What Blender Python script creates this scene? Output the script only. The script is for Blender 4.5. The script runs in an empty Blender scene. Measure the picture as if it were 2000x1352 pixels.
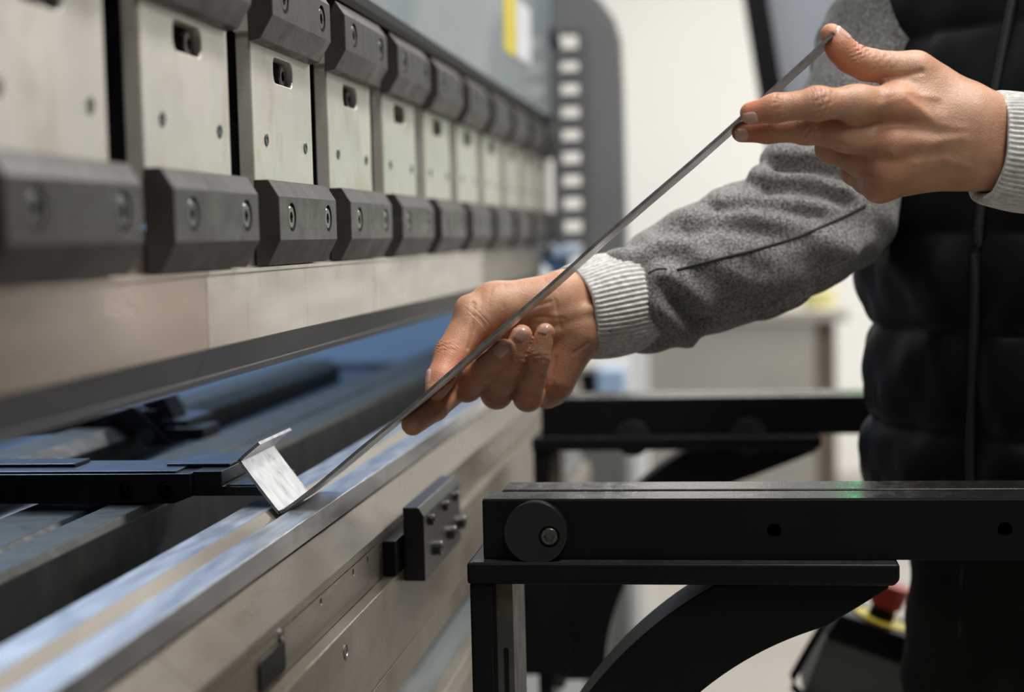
import bpy, bmesh, math, random
import numpy as np
from mathutils import Vector, Matrix
from mathutils.bvhtree import BVHTree
random.seed(7); rng = np.random.default_rng(7)
scene = bpy.context.scene
COL = scene.collection
# ------------------------------------------------------------------ camera
F = 3100.0; VPX, VPY = 1421.0, 453.0; RHO = .025; CH = 1.15
_c = np.array([(VPX-1000)/F, (676-VPY)/F, -1.0])
_y = _c/np.linalg.norm(_c)
_z = np.array([-RHO, 1, 0.0]); _z[2] = -RHO*_c[0]+_c[1]; _z /= np.linalg.norm(_z)
_x = np.cross(_y, _z)
R = np.array([_x, _y, _z]); CAM = np.array([0, 0, CH])
cd = bpy.data.cameras.new('camera'); cam = bpy.data.objects.new('camera', cd); COL.objects.link(cam)
M4 = Matrix.Identity(4)
for i in range(3):
    for j in range(3): M4[i][j] = R[i][j]
    M4[i][3] = CAM[i]
cam.matrix_world = M4
cd.sensor_width = 36; cd.lens = 36*F/2000; cd.clip_start = .02; cd.clip_end = 60
cd.dof.use_dof = True; cd.dof.focus_distance = 1.13; cd.dof.aperture_fstop = 3.6
scene.camera = cam
def ray(px, py): return R@np.array([(px-1000)/F, (676-py)/F, -1.0])
def onX(px, py, x): d = ray(px, py); return CAM+d*(x/d[0])
def onY(px, py, y): d = ray(px, py); return CAM+d*(y/d[1])
def onZ(px, py, z): d = ray(px, py); return CAM+d*((z-CH)/d[2])
# ------------------------------------------------------------------ light
w = bpy.data.worlds.new('world'); scene.world = w; w.use_nodes = True
w.node_tree.nodes['Background'].inputs[0].default_value = (.75, .82, .95, 1)
w.node_tree.nodes['Background'].inputs[1].default_value = .01
vs = scene.view_settings
vs.view_transform = 'Standard'; vs.look = 'None'; vs.gamma = 1; vs.use_curve_mapping = False
vs.exposure = -1.1
def area(name, loc, rot, sx, sy, power, col):
    l = bpy.data.lights.new(name, 'AREA'); l.shape = 'RECTANGLE'; l.size = sx; l.size_y = sy
    l.energy = power; l.color = col
    o = bpy.data.objects.new(name, l); COL.objects.link(o); o.location = loc; o.rotation_euler = rot
    return o
WARM = (1, .98, .95); COOL = (.62, .78, 1)
LAMPS = [(.7, -1.0, 3.35, 74), (.65, 1.0, 3.35, 165), (1.0, 3.4, 3.35, 95), (3.0, 2.4, 3.35, 40), (2.3, 5.5, 3.35, 235), (3.8, 5.5, 3.35, 120), (-.3, 5.5, 3.35, 130)]  # first entry: unseen lamp behind the camera, added as fill
for i, (x, y, z, p) in enumerate(LAMPS):
    area('ceiling_lamp_light', (x, y, z-.07), (0, 0, 0), .28, 1.4, p, WARM)
area('rear_lamp_light', (-1.35, 1.9, 2.53), (0, math.radians(-12), 0), .2, 1.6, 80, COOL)

# ------------------------------------------------------------------ materials
MATS = {}
def mat(name, base=(.5, .5, .5), rough=.5, metal=0.0, var=.0, vscale=(8, 8, 8), bump=.0, bscale=(200, 200, 200),
        stain=None, stain_amt=.0, stain_scale=(20, 20, 20), rvar=.0, spec=.5, sss=0.0, emit=None, estr=0.0, coat=0.0, sheen=0.0):
    m = bpy.data.materials.new(name); m.use_nodes = True; nt = m.node_tree; N = nt.nodes; L = nt.links
    b = N['Principled BSDF']
    b.inputs['Base Color'].default_value = (*base, 1); b.inputs['Roughness'].default_value = rough
    b.inputs['Metallic'].default_value = metal; b.inputs['Specular IOR Level'].default_value = spec
    b.inputs['Coat Weight'].default_value = coat
    if sheen: b.inputs['Sheen Weight'].default_value = sheen
    if sss:
        b.inputs['Subsurface Weight'].default_value = sss
        b.inputs['Subsurface Radius'].default_value = (1, .35, .18); b.inputs['Subsurface Scale'].default_value = .005
    if emit: b.inputs['Emission Color'].default_value = (*emit, 1); b.inputs['Emission Strength'].default_value = estr
    tc = N.new('ShaderNodeTexCoord'); oi = N.new('ShaderNodeObjectInfo'); va = N.new('ShaderNodeVectorMath'); va.operation = 'ADD'
    ml = N.new('ShaderNodeMath'); ml.operation = 'MULTIPLY'; ml.inputs[1].default_value = 31; L.new(oi.outputs['Random'], ml.inputs[0])
    L.new(tc.outputs['Object'], va.inputs[0]); L.new(ml.outputs[0], va.inputs[1])
    def noise(sc, detail=5, rgh=.6):
        mp = N.new('ShaderNodeMapping'); mp.inputs['Scale'].default_value = sc; L.new(va.outputs[0], mp.inputs['Vector'])
        n = N.new('ShaderNodeTexNoise'); n.inputs['Scale'].default_value = 1; n.inputs['Detail'].default_value = detail
        n.inputs['Roughness'].default_value = rgh; L.new(mp.outputs[0], n.inputs['Vector']); return n.outputs[0]
    def ramp(src, lo, hi, a=0.0, c=1.0):
        r = N.new('ShaderNodeMapRange'); r.inputs[1].default_value = lo; r.inputs[2].default_value = hi
        r.inputs[3].default_value = a; r.inputs[4].default_value = c; L.new(src, r.inputs[0]); return r.outputs[0]
    def mix(fac, a, c):
        x = N.new('ShaderNodeMix'); x.data_type = 'RGBA'
        if isinstance(fac, float): x.inputs[0].default_value = fac
        else: L.new(fac, x.inputs[0])
        for k, v in ((6, a), (7, c)):
            if isinstance(v, tuple): x.inputs[k].default_value = (*v[:3], 1)
            else: L.new(v, x.inputs[k])
        return x.outputs[2]
    colr = None
    if var:
        n = noise(vscale)
        colr = mix(ramp(n, .3, .7), tuple(v*(1-var) for v in base), tuple(min(1, v*(1+var)) for v in base))
    if stain_amt:
        n2 = noise(stain_scale, 6, .65)
        colr = mix(ramp(n2, .52, .75, 0, stain_amt), colr if colr else base, stain)
    if colr: L.new(colr, b.inputs['Base Color'])
    if rvar:
        L.new(ramp(noise(tuple(v*1.7 for v in vscale)), .3, .7, max(.05, rough-rvar), min(1, rough+rvar)), b.inputs['Roughness'])
    if bump:
        bn = N.new('ShaderNodeBump'); bn.inputs['Strength'].default_value = bump; bn.inputs['Distance'].default_value = .001
        L.new(noise(bscale, 3), bn.inputs['Height']); L.new(bn.outputs[0], b.inputs['Normal'])
    MATS[name] = m; m['_h'] = 0
    return m
def helpers(m):
    return m.node_tree, m.node_tree.nodes, m.node_tree.links, m.node_tree.nodes['Principled BSDF']
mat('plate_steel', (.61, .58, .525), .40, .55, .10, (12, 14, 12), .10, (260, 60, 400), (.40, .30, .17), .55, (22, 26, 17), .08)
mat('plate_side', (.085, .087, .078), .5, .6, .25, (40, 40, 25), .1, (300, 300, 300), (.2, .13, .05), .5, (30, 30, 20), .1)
mat('clamp_steel', (.032, .0265, .025), .40, .15, .14, (30, 24, 30), .16, (500, 500, 500), (.07, .062, .058), .5, (14, 60, 35), .1)
mat('bolt_steel', (.13, .125, .12), .28, .9, .2, (300, 300, 300))
mat('pin_steel', (.20, .195, .185), .35, 1, .2, (300, 300, 300))
mat('black_recess', (.004, .004, .005), .5, spec=.2)
mat('punch_steel', (.56, .53, .48), .33, .85, .07, (6, 5, 40), .10, (40, 16, 700), (.27, .24, .2), .5, (24, 30, 8), .07)
mat('punch_brown', (.46, .40, .345), .34, .85, .10, (6, 6, 20), .10, (40, 16, 700), (.36, .25, .18), .7, (10, 12, 7), .07)  # browner steel for the first punch segment
mat('die_steel', (.56, .56, .57), .36, .95, .08, (60, 10, 60), .10, (120, 30, 300), (.30, .32, .36), .6, (60, 22, 50), .08)
mat('rail_steel', (.165, .142, .115), .30, .4, .12, (16, 7, 40), .12, (60, 20, 500), (.13, .105, .08), .4, (30, 5, 30), .06)
mat('bed_steel', (.195, .17, .135), .36, .4, .13, (22, 12, 22), .16, (500, 120, 300), (.14, .11, .07), .6, (26, 9, 22), .06)
mat('machine_paint', (.205, .25, .27), .38, 0, .10, (3, 3, 3), .04, (150, 150, 150), (.30, .33, .34), .4, (4, 3, 4), .08, coat=.2)
mat('dark_paint', (.10, .103, .105), .5, 0, .1, (4, 4, 4))
mat('frame_grey', (.16, .165, .165), .5, 0, .1, (4, 4, 4))
mat('blue_paint', (.33, .45, .61), .5, 0, .07, (3, 3, 3), .03)
mat('navy_paint', (.03, .075, .16), .5, 0, .1, (5, 5, 5))
mat('black_paint', (.0045, .0045, .005), .40, 0, .15, (30, 30, 30), .05, (400, 400, 400), spec=.16)
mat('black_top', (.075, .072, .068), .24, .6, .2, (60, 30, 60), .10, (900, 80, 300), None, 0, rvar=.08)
mat('gauge_black', (.02, .022, .028), .33, .4, .3, (60, 60, 60), .06, (500, 500, 500))
mat('gauge_top', (.085, .10, .13), .34, .6, .3, (45, 45, 45), .1, (300, 300, 300))
mat('sheet_steel', (.49, .495, .505), .34, .8, .09, (35, 50, 35), .08, (120, 600, 120), (.36, .36, .37), .5, (40, 60, 40), .1)
mat('sheet_edge', (.17, .17, .17), .5, .6, .4, (120, 120, 120), .3, (500, 500, 500))
mat('wall_white', (.80, .785, .745), .8, 0, .03, (1, 1, 1), .05, (60, 60, 60))
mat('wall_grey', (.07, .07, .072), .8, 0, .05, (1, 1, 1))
mat('ceiling_white', (.30, .30, .29), .9, 0, .03, (1, 1, 1))
mat('floor_concrete', (.30, .28, .25), .55, 0, .08, (1.5, 1.5, 1.5), .05, (80, 80, 80), (.24, .22, .19), .5, (3, 3, 3), .08)
mat('lamp_body', (.8, .8, .8), .5)
mat('lamp_glow', (1, 1, 1), .5, emit=(1, .96, .9), estr=9)
mat('lamp_glow_cool', (1, 1, 1), .5, emit=(.65, .8, 1), estr=7)
mat('white_paint', (.78, .77, .74), .5, 0, .03, (5, 5, 5))
mat('bench_grey', (.40, .375, .33), .6, 0, .06, (4, 4, 4))
mat('bench_brown', (.14, .105, .075), .6, 0, .15, (10, 10, 10))
mat('yellow_plastic', (.72, .58, .05), .45, 0, .05, (10, 10, 10))
mat('yellow_pale', (.80, .74, .35), .5, 0, .05, (10, 10, 10))
mat('red_plastic', (.42, .02, .008), .35, 0, .1, (20, 20, 20))
mat('tip_dark_reflection', (.085, .085, .092), .45, .4, .12, (6, 10, 40), .08, (40, 16, 700))  # steel darkened so the slanted tip face holds its dark reflection in the colour
mat('disc_black', (.016, .016, .016), .35, .3, .2, (40, 40, 40), .05, (400, 400, 400))
mat('groove_steel', (.25, .225, .195), .42, .8, .1, (30, 8, 30), .1, (200, 30, 300))
mat('box_grey', (.13, .135, .125), .5, 0, .08, (20, 20, 20))
mat('chrome', (.6, .58, .57), .2, 1)
mat('screen_grey', (.30, .32, .35), .35, 0, .06, (3, 3, 3))
mat('green_glow', (.0, .3, .1), .4, emit=(.0, 1, .3), estr=28)
mat('label_white', (.72, .73, .78), .6, 0, .1, (30, 30, 30))
mat('nail', (.56, .335, .27), .25, 0, .05, (200, 200, 200), sss=.1)
mat('vest_black', (.0022, .0022, .0028), .42, 0, .3, (20, 20, 20), .25, (90, 90, 60), spec=.22)
mat('vest_seam', (.004, .004, .004), .6)
mat('trouser_olive', (.009, .0095, .0055), .85, 0, .2, (60, 60, 60), .2, (700, 700, 700), spec=.2)
mat('shoe_black', (.02, .02, .02), .5)
mat('hair_brown', (.03, .018, .01), .6, 0, .4, (80, 80, 20), .4, (300, 300, 40))
mat('seam_thread', (.035, .034, .033), .9)

def skin_mat():
    m = mat('skin', (.52, .27, .18), .5, sss=.16); nt, N, L, b = helpers(m)
    at = N.new('ShaderNodeAttribute'); at.attribute_name = 'redness'
    tc = N.new('ShaderNodeTexCoord')
    def noise(s, d=4):
        n = N.new('ShaderNodeTexNoise'); n.inputs['Scale'].default_value = s; n.inputs['Detail'].default_value = d; n.inputs['Roughness'].default_value = .65
        L.new(tc.outputs['Object'], n.inputs['Vector']); return n.outputs[0]
    mr = N.new('ShaderNodeMapRange'); mr.inputs[1].default_value = .35; mr.inputs[2].default_value = .7; L.new(noise(55), mr.inputs[0])
    m1 = N.new('ShaderNodeMix'); m1.data_type = 'RGBA'; m1.inputs[6].default_value = (.51, .28, .175, 1); m1.inputs[7].default_value = (.39, .197, .113, 1)
    L.new(mr.outputs[0], m1.inputs[0])
    m2 = N.new('ShaderNodeMix'); m2.data_type = 'RGBA'; m2.inputs[7].default_value = (.46, .155, .078, 1)
    L.new(at.outputs['Fac'], m2.inputs[0]); L.new(m1.outputs[2], m2.inputs[6]); L.new(m2.outputs[2], b.inputs['Base Color'])
    vo = N.new('ShaderNodeTexVoronoi'); vo.inputs['Scale'].default_value = 900; L.new(tc.outputs['Object'], vo.inputs['Vector'])
    ad = N.new('ShaderNodeMath'); ad.operation = 'ADD'; L.new(vo.outputs['Distance'], ad.inputs[0]); L.new(noise(260, 6), ad.inputs[1])
    bn = N.new('ShaderNodeBump'); bn.inputs['Strength'].default_value = .3; bn.inputs['Distance'].default_value = .0008
    L.new(ad.outputs[0], bn.inputs['Height']); L.new(bn.outputs[0], b.inputs['Normal'])
skin_mat()
def fleece(name, dark, light, scale, stretch, fleck=.5):
    m = mat(name, light, .92, spec=.15, sheen=.25); nt, N, L, b = helpers(m)
    tc = N.new('ShaderNodeTexCoord')
    def noise(sc, d, r=.7):
        mp = N.new('ShaderNodeMapping'); mp.inputs['Scale'].default_value = sc; L.new(tc.outputs['Object'], mp.inputs['Vector'])
        n = N.new('ShaderNodeTexNoise'); n.inputs['Scale'].default_value = 1; n.inputs['Detail'].default_value = d; n.inputs['Roughness'].default_value = r
        L.new(mp.outputs[0], n.inputs['Vector']); return n.outputs[0]
    n1 = noise(tuple(scale*s for s in stretch), 5)
    mr = N.new('ShaderNodeMapRange'); mr.inputs[1].default_value = .40; mr.inputs[2].default_value = .62; L.new(n1, mr.inputs[0])
    mx = N.new('ShaderNodeMix'); mx.data_type = 'RGBA'; mx.inputs[6].default_value = (*dark, 1); mx.inputs[7].default_value = (*light, 1)
    L.new(mr.outputs[0], mx.inputs[0])
    n2 = noise((300, 300, 300), 2)
    m2 = N.new('ShaderNodeMapRange'); m2.inputs[1].default_value = .68; m2.inputs[2].default_value = .73; m2.inputs[4].default_value = fleck; L.new(n2, m2.inputs[0])
    mz = N.new('ShaderNodeMix'); mz.data_type = 'RGBA'; mz.inputs[7].default_value = (.02, .02, .022, 1); L.new(m2.outputs[0], mz.inputs[0]); L.new(mx.outputs[2], mz.inputs[6])
    L.new(mz.outputs[2], b.inputs['Base Color'])
    bn = N.new('ShaderNodeBump'); bn.inputs['Strength'].default_value = .6; bn.inputs['Distance'].default_value = .0012
    L.new(noise((700, 700, 700), 4), bn.inputs['Height']); L.new(bn.outputs[0], b.inputs['Normal'])
fleece('sweat_grey', (.075, .073, .071), (.37, .36, .345), 470, (1, 1, 1.3))
fleece('cuff_grey', (.48, .47, .45), (.72, .71, .68), 260, (.5, 1, 1), .75)

# ------------------------------------------------------------------ mesh helpers
def link(name, me, material, parent=None, smooth=False):
    o = bpy.data.objects.new(name, me); COL.objects.link(o)
    if material and not me.materials: me.materials.append(MATS[material])
    if parent:
        o.parent = parent
        if parent.type == 'EMPTY': o.matrix_parent_inverse = Matrix.Translation(-Vector(parent.location))
    if smooth:
        for p in me.polygons: p.use_smooth = True
    return o
def from_bm(name, bm, material, parent=None, smooth=False, bevel=0, seg=2):
    bmesh.ops.recalc_face_normals(bm, faces=bm.faces)
    me = bpy.data.meshes.new(name); bm.to_mesh(me); bm.free()
    o = link(name, me, material, parent, smooth)
    if bevel: add_bevel(o, bevel, seg)
    return o
def add_bevel(o, wdt, seg=2):
    b = o.modifiers.new('bevel', 'BEVEL'); b.width = wdt; b.segments = seg; b.limit_method = 'ANGLE'; b.angle_limit = math.radians(35)
    b.harden_normals = False
def tag(o, label=None, cat=None, group=None, kind=None):
    for k, v in (('label', label), ('category', cat), ('group', group), ('kind', kind)):
        if v: o[k] = v
    return o
def thing(name, loc, label, cat, group=None):
    o = bpy.data.objects.new(name, None); COL.objects.link(o); o.location = loc; o.empty_display_size = .05
    return tag(o, label, cat, group)
def bm_box(bm, x0, x1, y0, y1, z0, z1):
    vs_ = [bm.verts.new((x, y, z)) for x in (x0, x1) for y in (y0, y1) for z in (z0, z1)]
    for f in ((0, 1, 3, 2), (4, 6, 7, 5), (0, 4, 5, 1), (2, 3, 7, 6), (0, 2, 6, 4), (1, 5, 7, 3)): bm.faces.new([vs_[i] for i in f])
def box(name, x0, x1, y0, y1, z0, z1, material, parent=None, bevel=0, seg=2, off=(0, 0, 0)):
    bm = bmesh.new(); bm_box(bm, x0-off[0], x1-off[0], y0-off[1], y1-off[1], z0-off[2], z1-off[2])
    return from_bm(name, bm, material, parent, bevel=bevel, seg=seg)
AX = {'x': lambda a, b, t: (t, a, b), 'y': lambda a, b, t: (a, t, b), 'z': lambda a, b, t: (a, b, t)}
def prism(name, outline, axis, t0, t1, material, parent=None, holes=(), bevel=0, seg=2, off=(0, 0, 0)):
    """outline (a,b) extruded along axis t0..t1; x: (y,z)  y: (x,z)  z: (x,y); holes are loops"""
    bm = bmesh.new(); P = AX[axis]
    def V(a, b, t): p = P(a, b, t); return bm.verts.new((p[0]-off[0], p[1]-off[1], p[2]-off[2]))
    loops = [outline]+list(holes); rings = []
    for lp in loops: rings.append(([V(a, b, t0) for a, b in lp], [V(a, b, t1) for a, b in lp]))
    for r0, r1 in rings:
        n = len(r0)
        for i in range(n): bm.faces.new((r0[i], r0[(i+1) % n], r1[(i+1) % n], r1[i]))
    if not holes:
        bm.faces.new(rings[0][0]); bm.faces.new(rings[0][1])
    else:
        for s in (0, 1):
            es = []
            for r in rings:
                n = len(r[s])
                for i in range(n): es.append(bm.edges.get((r[s][i], r[s][(i+1) % n])))
            bmesh.ops.triangle_fill(bm, use_beauty=True, use_dissolve=False, edges=es)
    return from_bm(name, bm, material, parent, bevel=bevel, seg=seg)
def circ(cx, cy, r, n=20, ph=0.0, ry=None):
    return [(cx+r*math.cos(2*math.pi*i/n+ph), cy+(ry or r)*math.sin(2*math.pi*i/n+ph)) for i in range(n)]
def rrect(a0, a1, b0, b1, r, n=5):
    out = []
    for cx, cy, s in ((a1-r, b1-r, 0), (a0+r, b1-r, 1), (a0+r, b0+r, 2), (a1-r, b0+r, 3)):
        for i in range(n+1):
            t = (s+i/n)*math.pi/2; out.append((cx+r*math.cos(t), cy+r*math.sin(t)))
    return out
def lathe(name, prof, axis, center, material, parent=None, n=28, smooth=True):
    """prof: (t along axis, radius)"""
    bm = bmesh.new(); rings = []
    for t, r in prof:
        ring = []
        for i in range(n):
            a = 2*math.pi*i/n; p = AX[axis](r*math.cos(a), r*math.sin(a), t)
            ring.append(bm.verts.new((center[0]+p[0], center[1]+p[1], center[2]+p[2])))
        rings.append(ring)
    for a, b in zip(rings, rings[1:]):
        for i in range(n): bm.faces.new((a[i], a[(i+1) % n], b[(i+1) % n], b[i]))
    bm.faces.new(rings[0]); bm.faces.new(rings[-1])
    o = from_bm(name, bm, material, parent)
    if smooth:
        for p in o.data.polygons: p.use_smooth = len(p.vertices) == 4
        m = o.modifiers.new('edge', 'EDGE_SPLIT'); m.split_angle = math.radians(40)
    return o
def tube(name, pts, r, material, parent=None, n=8, closed=False):
    bm = bmesh.new(); P = [Vector(p) for p in pts]; rings = []
    for i, p in enumerate(P):
        a = P[max(0, i-1)]; b = P[min(len(P)-1, i+1)]; t = (b-a).normalized()
        u = t.cross(Vector((0, 0, 1)));
        if u.length < .1: u = t.cross(Vector((1, 0, 0)))
        u.normalize(); v = t.cross(u); rr = r[i] if isinstance(r, (list, tuple)) else r
        rings.append([bm.verts.new(p+u*rr*math.cos(2*math.pi*k/n)+v*rr*math.sin(2*math.pi*k/n)) for k in range(n)])
    for a, b in zip(rings, rings[1:]):
        for k in range(n): bm.faces.new((a[k], a[(k+1) % n], b[(k+1) % n], b[k]))
    bm.faces.new(rings[0]); bm.faces.new(rings[-1])
    return from_bm(name, bm, material, parent, smooth=True)
def socket_bolt(name, center, r, depth, sgn, axis, material, parent, hexr=None):
    """cap head with a hexagon socket, head face towards sgn*axis; one mesh"""
    bm = bmesh.new(); n = 24; hexr = hexr or r*.52
    def ring(t, rad, k=n, ph=0.0):
        out = []
        for i in range(n):
            a = 2*math.pi*i/n+ph
            if k == 6:
                s = a % (math.pi/3)-math.pi/6; rr = rad*math.cos(math.pi/6)/math.cos(s)
            else: rr = rad
            p = AX[axis](rr*math.cos(a), rr*math.sin(a), t*sgn); out.append(bm.verts.new((center[0]+p[0], center[1]+p[1], center[2]+p[2])))
        return out
    R_ = [ring(-depth, r), ring(-r*.12, r), ring(0, r*.88), ring(0, hexr, 6), ring(-r*.8, hexr*.97, 6)]
    for a, b in zip(R_, R_[1:]):
        for i in range(n): bm.faces.new((a[i], a[(i+1) % n], b[(i+1) % n], b[i]))
    bm.faces.new(R_[0]); bm.faces.new(R_[-1])
    o = from_bm(name, bm, material, parent)
    return o
def copy_tree(o, parent=None):
    c = o.copy(); COL.objects.link(c); c.parent = parent; c.matrix_parent_inverse = o.matrix_parent_inverse.copy()
    for ch in list(o.children): copy_tree(ch, c)
    return c
def finish(o, cutters=()):
    """apply bevel and boolean cuts once, so copies share plain mesh data"""
    for c in cutters:
        m = o.modifiers.new('cut', 'BOOLEAN'); m.operation = 'DIFFERENCE'; m.object = c; m.solver = 'EXACT'
    bpy.context.view_layer.update()
    dg = bpy.context.evaluated_depsgraph_get()
    me = bpy.data.meshes.new_from_object(o.evaluated_get(dg)); o.modifiers.clear(); o.data = me
    for c in cutters: bpy.data.objects.remove(c)
    return o
def cutter(axis, center, r, t0, t1, n=24):
    bm = bmesh.new(); rings = []
    for t in (t0, t1):
        rings.append([bm.verts.new(tuple(Vector(center)+Vector(AX[axis](r*math.cos(2*math.pi*i/n), r*math.sin(2*math.pi*i/n), t)))) for i in range(n)])
    for i in range(n): bm.faces.new((rings[0][i], rings[0][(i+1) % n], rings[1][(i+1) % n], rings[1][i]))
    bm.faces.new(rings[0]); bm.faces.new(rings[1])
    return from_bm('cutter', bm, None)
# ------------------------------------------------------------------ the hall
RX0, RX1, RY0, RY1, RZ = -3.2, 4.6, -2.6, 7.6, 3.5
def st(o): o['kind'] = 'structure'; return o
st(box('floor', RX0, RX1, RY0, RY1, -.1, 0, 'floor_concrete'))
st(box('ceiling', RX0, RX1, RY0, RY1, RZ, RZ+.1, 'ceiling_white'))
st(box('wall_back', RX0, RX1, RY1, RY1+.1, 0, RZ, 'wall_white'))
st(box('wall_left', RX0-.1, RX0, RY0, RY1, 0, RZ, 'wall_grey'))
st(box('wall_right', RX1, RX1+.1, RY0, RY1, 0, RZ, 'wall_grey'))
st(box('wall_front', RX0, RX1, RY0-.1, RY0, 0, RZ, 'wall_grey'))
for i, (x, y, z, p) in enumerate(LAMPS):
    t = thing('ceiling_lamp', (x, y, z-.06), 'long white ceiling lamp with a glowing diffuser', 'lamp', 'ceiling lamps of the hall')  # the first of these is the added fill lamp
    box('housing', x-.17, x+.17, y-.75, y+.75, z-.01, z+.06, 'lamp_body', t, .004)
    box('diffuser', x-.14, x+.14, y-.7, y+.7, z-.045, z-.01, 'lamp_glow', t, .004)
    for s in (-.5, .5): box('hanger', x-.01, x+.01, y+s-.01, y+s+.01, z+.06, RZ, 'lamp_body', t)
t = thing('machine_lamp', (-1.35, 1.9, 2.56), 'slim cool white tube lamp behind the press brake', 'lamp')
box('housing', -1.45, -1.25, 1.05, 2.75, 2.58, 2.64, 'lamp_body', t, .004)
box('diffuser', -1.44, -1.26, 1.1, 2.7, 2.55, 2.58, 'lamp_glow_cool', t)
for s in (1.2, 2.6): box('hanger', -1.36, -1.34, s-.01, s+.01, 2.64, RZ, 'lamp_body', t)

# ------------------------------------------------------------------ press brake
XC, XS, XD = -.2908, -.308, -.320          # clamp face, holder plate face, tool centre line
ZD = .960                                  # die top
PB0, PB1 = -.25, 2.78
pb = thing('press_brake', (-.6, 1.3, 0), 'grey painted press brake with long ram above a steel bed', 'press brake')
prism('ram', [(-.352, 1.30), (-.314, 1.30), (-.314, 1.3445), (-.2965, 1.3445), (-.2965, 2.35), (-.352, 2.35)], 'y', PB0, PB1-.02, 'machine_paint', pb, bevel=.0015)
prism('ram_lip', [(-.313, 1.3385), (-.298, 1.3385), (-.2945, 1.343), (-.2945, 1.3515), (-.2964, 1.3515), (-.2964, 1.3444), (-.313, 1.3444)], 'y', PB0, PB1-.03, 'black_recess', pb)
box('tool_seat', -.345, -.3305, PB0, PB1-.03, 1.165, 1.30, 'black_recess', pb)
# ram stickers
def on_ram(px, py): p = onX(px, py, -.2965); return (p[1], p[2])
o = prism('warning_sticker', [on_ram(983, -14), on_ram(1006, -14), on_ram(1008, 100), on_ram(1000, 112), on_ram(985, 96)], 'x', -.2964, -.2955, 'yellow_plastic', pb)
o['label'] = 'yellow warning sticker'
o = prism('notice_label', [on_ram(1008, -6), on_ram(1034, 20), on_ram(1036, 126), on_ram(1010, 112)], 'x', -.2964, -.2955, 'label_white', pb)
o['label'] = 'pale printed notice label'
# side frame at the far end, with the slotted guide rail
fr = [(1226, 600), (1215, 165), (1211, 75), (1198, 33), (1174, 0), (1150, -22), (1100, -60), (1000, -90), (900, -90), (900, 40), (1085, 62), (1143, 62), (1150, 600)]
pts = [tuple(onY(a, b, 2.80)[[0, 2]]) for a, b in fr]
prism('side_frame', pts, 'y', 2.80, 2.86, 'frame_grey', pb, bevel=.004)
box('side_panel', -1.5, -.335, 2.785, 2.80, .05, 1.75, 'blue_paint', pb)
box('rear_cover', -1.62, -1.6, PB0, 2.80, .2, 1.25, 'navy_paint', pb)
box('frame_foot', -1.5, -.27, 2.80, 2.86, 0, 1.0, 'frame_grey', pb)
xa, xb = onY(1082, 300, 2.75)[0], onY(1147, 300, 2.75)[0]
zs = [onY(1110, y, 2.75)[2] for y in (108, 152, 197, 242, 286, 331, 375, 420, 465)]
gu = box('guide_rail', xb-.011, xb, 2.735, 2.765, onY(1110, 575, 2.75)[2], onY(1110, 58, 2.75)[2], 'dark_paint', pb)
box('side_strip', xa, xa+.014, 2.735, 2.765, onY(1110, 575, 2.75)[2], onY(1110, 58, 2.75)[2], 'dark_paint', gu)
for z in zs: box('rung', xa+.014, xb-.011, 2.737, 2.763, z-.0105, z+.0105, 'dark_paint', gu)
tube('cable', [onY(a, b, 2.74) for a, b in ((1050, -40), (1052, 10), (1062, 45), (1080, 72), (1090, 95))], .008, 'black_recess', pb)
# bed
bedprof = [(-.37, .8885), (-.2597, .8885), (-.2597, .8245), (-.37, .8245)]
prism('front_bar', bedprof, 'y', PB0, PB1, 'bed_steel', pb, bevel=.0012)
prism('lower_bar', [(-.37, .8238), (-.2600, .8238), (-.2600, .799), (-.37, .799)], 'y', PB0, PB1, 'bed_steel', pb, bevel=.0012)
prism('bed', [(-.40, .05), (-.266, .05), (-.266, .7985), (-.40, .7985)], 'y', PB0, PB1, 'machine_paint', pb)
prism('slide_rail', [(-.266, .70), (-.247, .70), (-.247, .742), (-.253, .752), (-.266, .752)], 'y', PB0, PB1, 'bed_steel', pb, bevel=.001)
for px, py in ((675, 1272),):
    p = onX(px, py, -.2597)
    lathe('plug', [(0, .0055), (.0006, .0055), (.0006, .0042), (.0001, .004)], 'x', (-.2597, p[1], p[2]), 'pin_steel', pb)
# back side of the bed and back gauge beam
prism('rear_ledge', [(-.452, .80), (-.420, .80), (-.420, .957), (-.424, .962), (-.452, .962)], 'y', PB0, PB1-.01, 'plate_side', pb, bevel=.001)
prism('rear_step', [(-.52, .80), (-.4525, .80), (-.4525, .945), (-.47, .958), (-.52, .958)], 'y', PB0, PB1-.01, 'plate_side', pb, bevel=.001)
box('bed_floor', -.42, -.352, PB0, PB1-.01, .80, .905, 'dark_paint', pb)
bg = thing('back_gauge_beam', (-.62, 1.3, .8), 'long dark back gauge beam with bright rail running behind the tools', 'machine beam')
prism('beam', [(-.70, .72), (-.56, .72), (-.56, .90), (-.585, .935), (-.70, .935)], 'y', -.2, 2.62, 'gauge_top', bg, bevel=.002)
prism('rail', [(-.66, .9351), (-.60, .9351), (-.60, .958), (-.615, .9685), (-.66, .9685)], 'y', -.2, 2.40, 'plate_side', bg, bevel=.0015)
prism('cover_strip', [(-.559, .80), (-.5525, .80), (-.5525, .885), (-.559, .885)], 'y', -.2, 2.60, 'bed_steel', bg)
box('end_plate', -.72, -.56, 2.62, 2.65, .71, .945, 'gauge_top', bg, .003)

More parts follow.
